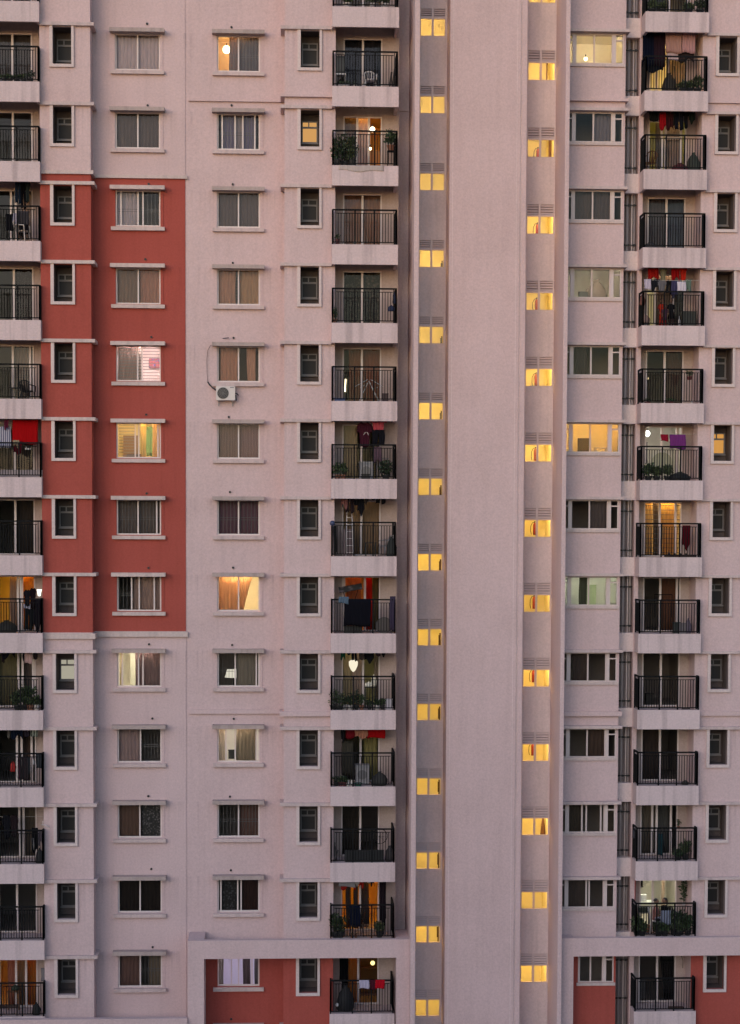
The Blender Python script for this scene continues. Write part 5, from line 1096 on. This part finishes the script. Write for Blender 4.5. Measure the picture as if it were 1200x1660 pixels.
# ------------------------------------------------------------------ people
SKIN = paint("brown_skin", (.19, .095, .06), .55); HAIR = paint("black_hair", (.008, .007, .007), .5)
def person(loc, rz, H, pose, label, cloth_c, leg_c, head_k=7.2, long_hair=False):
    """one skinned body; clothing and hair are its children"""
    t = thing("person", label, "person", loc, rz, "people on the balconies")
    hh = H/head_k; s = H/1.65
    hip = H*.52 if pose == 'stand' else .62
    top = hip + H*.30; neck = top+.05*s
    V = []; E_ = []; Rr = []
    def add(p, r, par=None):
        V.append(p); Rr.append(r if isinstance(r, tuple) else (r, r)); i = len(V)-1
        if par is not None: E_.append((par, i))
        return i
    pel = add((0, 0, hip), (.125*s, .10*s)); wst = add((0, 0, hip+.12*s), (.105*s, .085*s), pel); ch = add((0, 0, hip+.30*s), (.135*s, .095*s), wst)
    nk0 = add((0, 0, top), (.06*s, .06*s), ch); nk = add((0, -.01*s, neck), (.047*s, .047*s), nk0)
    for sx in (-1, 1):
        sh = add((sx*.155*s, 0, top-.045*s), .05*s, ch)
        if pose == 'stand': el = add((sx*.20*s, -.02*s, top-.29*s), .036*s, sh); wr = add((sx*.19*s, -.13*s, top-.48*s), .026*s, el); d = Vector((0, -.5, -.85)).normalized()
        else: el = add((sx*.21*s, -.06*s, top-.28*s), .036*s, sh); wr = add((sx*.12*s, -.28*s, top-.36*s), .026*s, el); d = Vector((-sx*.3, -.9, -.2)).normalized()
        w0 = Vector(V[wr]); pm = add(tuple(w0+d*.06*s), (.034*s, .018*s), wr)
        side = Vector((0, 1, 0)).cross(d).normalized() if abs(d.y) < .8 else Vector((1, 0, 0))
        for j, (o_, ln) in enumerate(((-.026, .060), (-.009, .072), (.009, .067), (.026, .052))):
            b0 = w0+d*.085*s+side*o_*s; f1 = add(tuple(b0), .010*s, pm); f2 = add(tuple(b0+d*ln*.55*s+Vector((0, -.006, 0))*s), .009*s, f1); add(tuple(b0+d*ln*s+Vector((0, -.02, -.004))*s), .007*s, f2)
        th = add(tuple(w0+d*.035*s-side*.038*s), .011*s, pm); add(tuple(w0+d*.075*s-side*.055*s), .009*s, th)
        hp = add((sx*.085*s, 0, hip-.06*s), .085*s, pel)
        if pose == 'stand': kn = add((sx*.09*s, -.015*s, hip*.52), .055*s, hp); an = add((sx*.09*s, .01*s, .07*s), .036*s, kn); add((sx*.10*s, -.14*s, .03*s), .03*s, an)
        else: kn = add((sx*.10*s, -.40*s, hip-.02), .06*s, hp); an = add((sx*.10*s, -.40*s, .07*s), .037*s, kn); add((sx*.10*s, -.54*s, .03*s), .03*s, an)
    me = bpy.data.meshes.new("body"); me.from_pydata(V, E_, [])
    o = bpy.data.objects.new("body", me); col.objects.link(o); o.parent = t; me.materials.append(SKIN)
    md = o.modifiers.new("skin", 'SKIN'); sk = me.skin_vertices[0].data
    for i, r in enumerate(Rr): sk[i].radius = r
    sk[0].use_root = True
    sb = o.modifiers.new("sub", 'SUBSURF'); sb.levels = 1; sb.render_levels = 1
    hz_ = neck+.04*s+hh*.5; hr = hh*.5
    m = MB(); m.ball((0, -.01*s, hz_), hr*.74, hr*.86, hr, 14, 11)
    m.loft([(0, -.01*s-hr*.86, hz_-.18*hr, .07*hr, .14*hr), (0, -.01*s-hr*.88, hz_-.05*hr, .05*hr, .10*hr), (0, -.01*s-hr*.80, hz_+.16*hr, .03*hr, .05*hr)], 8)
    for sx in (-1, 1): m.ball((sx*hr*.76, .02*s, hz_-.05*hr), hr*.09, hr*.16, hr*.22, 8, 6)
    m.build("head", SKIN, t, True)
    f = MB()
    for sx in (-1, 1): f.ball((sx*hr*.27, -.01*s-hr*.80, hz_+.04*hr), hr*.10, hr*.06, hr*.06, 8, 5)
    f.build("eyes", BLACK, t, True)
    MB().ball((0, -.01*s-hr*.78, hz_-.45*hr), hr*.20, hr*.06, hr*.06, 8, 5).build("mouth", paint("lip", (.22, .06, .05), .5), t, True)
    m = MB(); m.loft([(0, .015*s, hz_+.10*hr, hr*.80, hr*.84), (0, .02*s, hz_+.5*hr, hr*.80, hr*.86), (0, .01*s, hz_+.9*hr, hr*.55, hr*.6), (0, .01*s, hz_+1.08*hr, hr*.2, hr*.22)], 14)
    if long_hair: m.loft([(0, .10*s, hz_-1.9*hr, hr*.25, hr*.15), (0, .11*s, hz_-1.0*hr, hr*.45, hr*.25), (0, .07*s, hz_, hr*.75, hr*.45), (0, .05*s, hz_+.6*hr, hr*.7, hr*.5)], 12)
    m.build("hair", HAIR, t, True)
    c = MB(); q = .22 if pose == 'stand' else .03
    c.loft([(0, 0, hip-q*s*1.6, .20*s, .15*s), (0, 0, hip, .165*s, .135*s), (0, 0, hip+.13*s, .14*s, .118*s), (0, 0, hip+.30*s, .168*s, .128*s), (0, 0, top-.02*s, .165*s, .09*s), (0, 0, top+.02*s, .075*s, .07*s)], 18)
    for sx in (-1, 1):
        a = Vector((sx*.15*s, 0, top-.045*s)); e_ = Vector((sx*.20*s, -.02*s, top-.27*s)); c.tube([a, (a+e_)/2, e_], [.066*s, .058*s, .055*s], 10)
    c.build("top", cloth_mat(cloth_c, .05), t, True)
    l = MB()
    for sx in (-1, 1):
        if pose == 'stand': l.tube([(sx*.085*s, 0, hip-.02*s), (sx*.09*s, -.015*s, hip*.52), (sx*.09*s, .01*s, .10*s)], [.105*s, .078*s, .062*s], 12)
        else: l.tube([(sx*.085*s, .02, hip-.01*s), (sx*.10*s, -.20*s, hip), (sx*.10*s, -.40*s, hip-.03), (sx*.10*s, -.41*s, hip*.5), (sx*.10*s, -.40*s, .10*s)], [.11*s, .095*s, .085*s, .07*s, .062*s], 12)
    l.build("trousers", cloth_mat(leg_c, .05), t, True)
    return t
z = fl(3)
person((KX(.335), -.95, z), R(8), 1.08, 'stand', "child in an orange red dress at the left of two other children", (.40, .035, .018), (.30, .03, .02), 6.2, True)
person((KX(.375), -1.08, z), R(-12), .84, 'stand', "smallest child in a purple and red outfit in front of two others", (.10, .045, .08), (.22, .02, .02), 5.6)
person((KX(.485), -.97, z), R(-6), 1.08, 'stand', "child in black clothes at the right of two other children", (.010, .010, .013), (.05, .03, .03), 6.2)
z = fl(11)
person((KX(.395), -.55, z-.02), R(75), 1.62, 'sit', "person in a pink top with tied hair, seated sideways at the table", (.38, .17, .15), (.28, .30, .40), 7.3)
person((KX(.54), -.50, z-.02), R(-70), 1.66, 'sit', "person in black with long hair, seated facing the person in pink", (.008, .010, .010), (.012, .012, .014), 7.3, True)
chair(KX(.395), -.55, z-.02, R(75), "pale chair under the person in a pink top", arms=False).scale = (1, 1, 1.26)
chair(KX(.54), -.50, z-.02, R(-70), "dark chair under the person in black", BLACK, False).scale = (1, 1, 1.26)
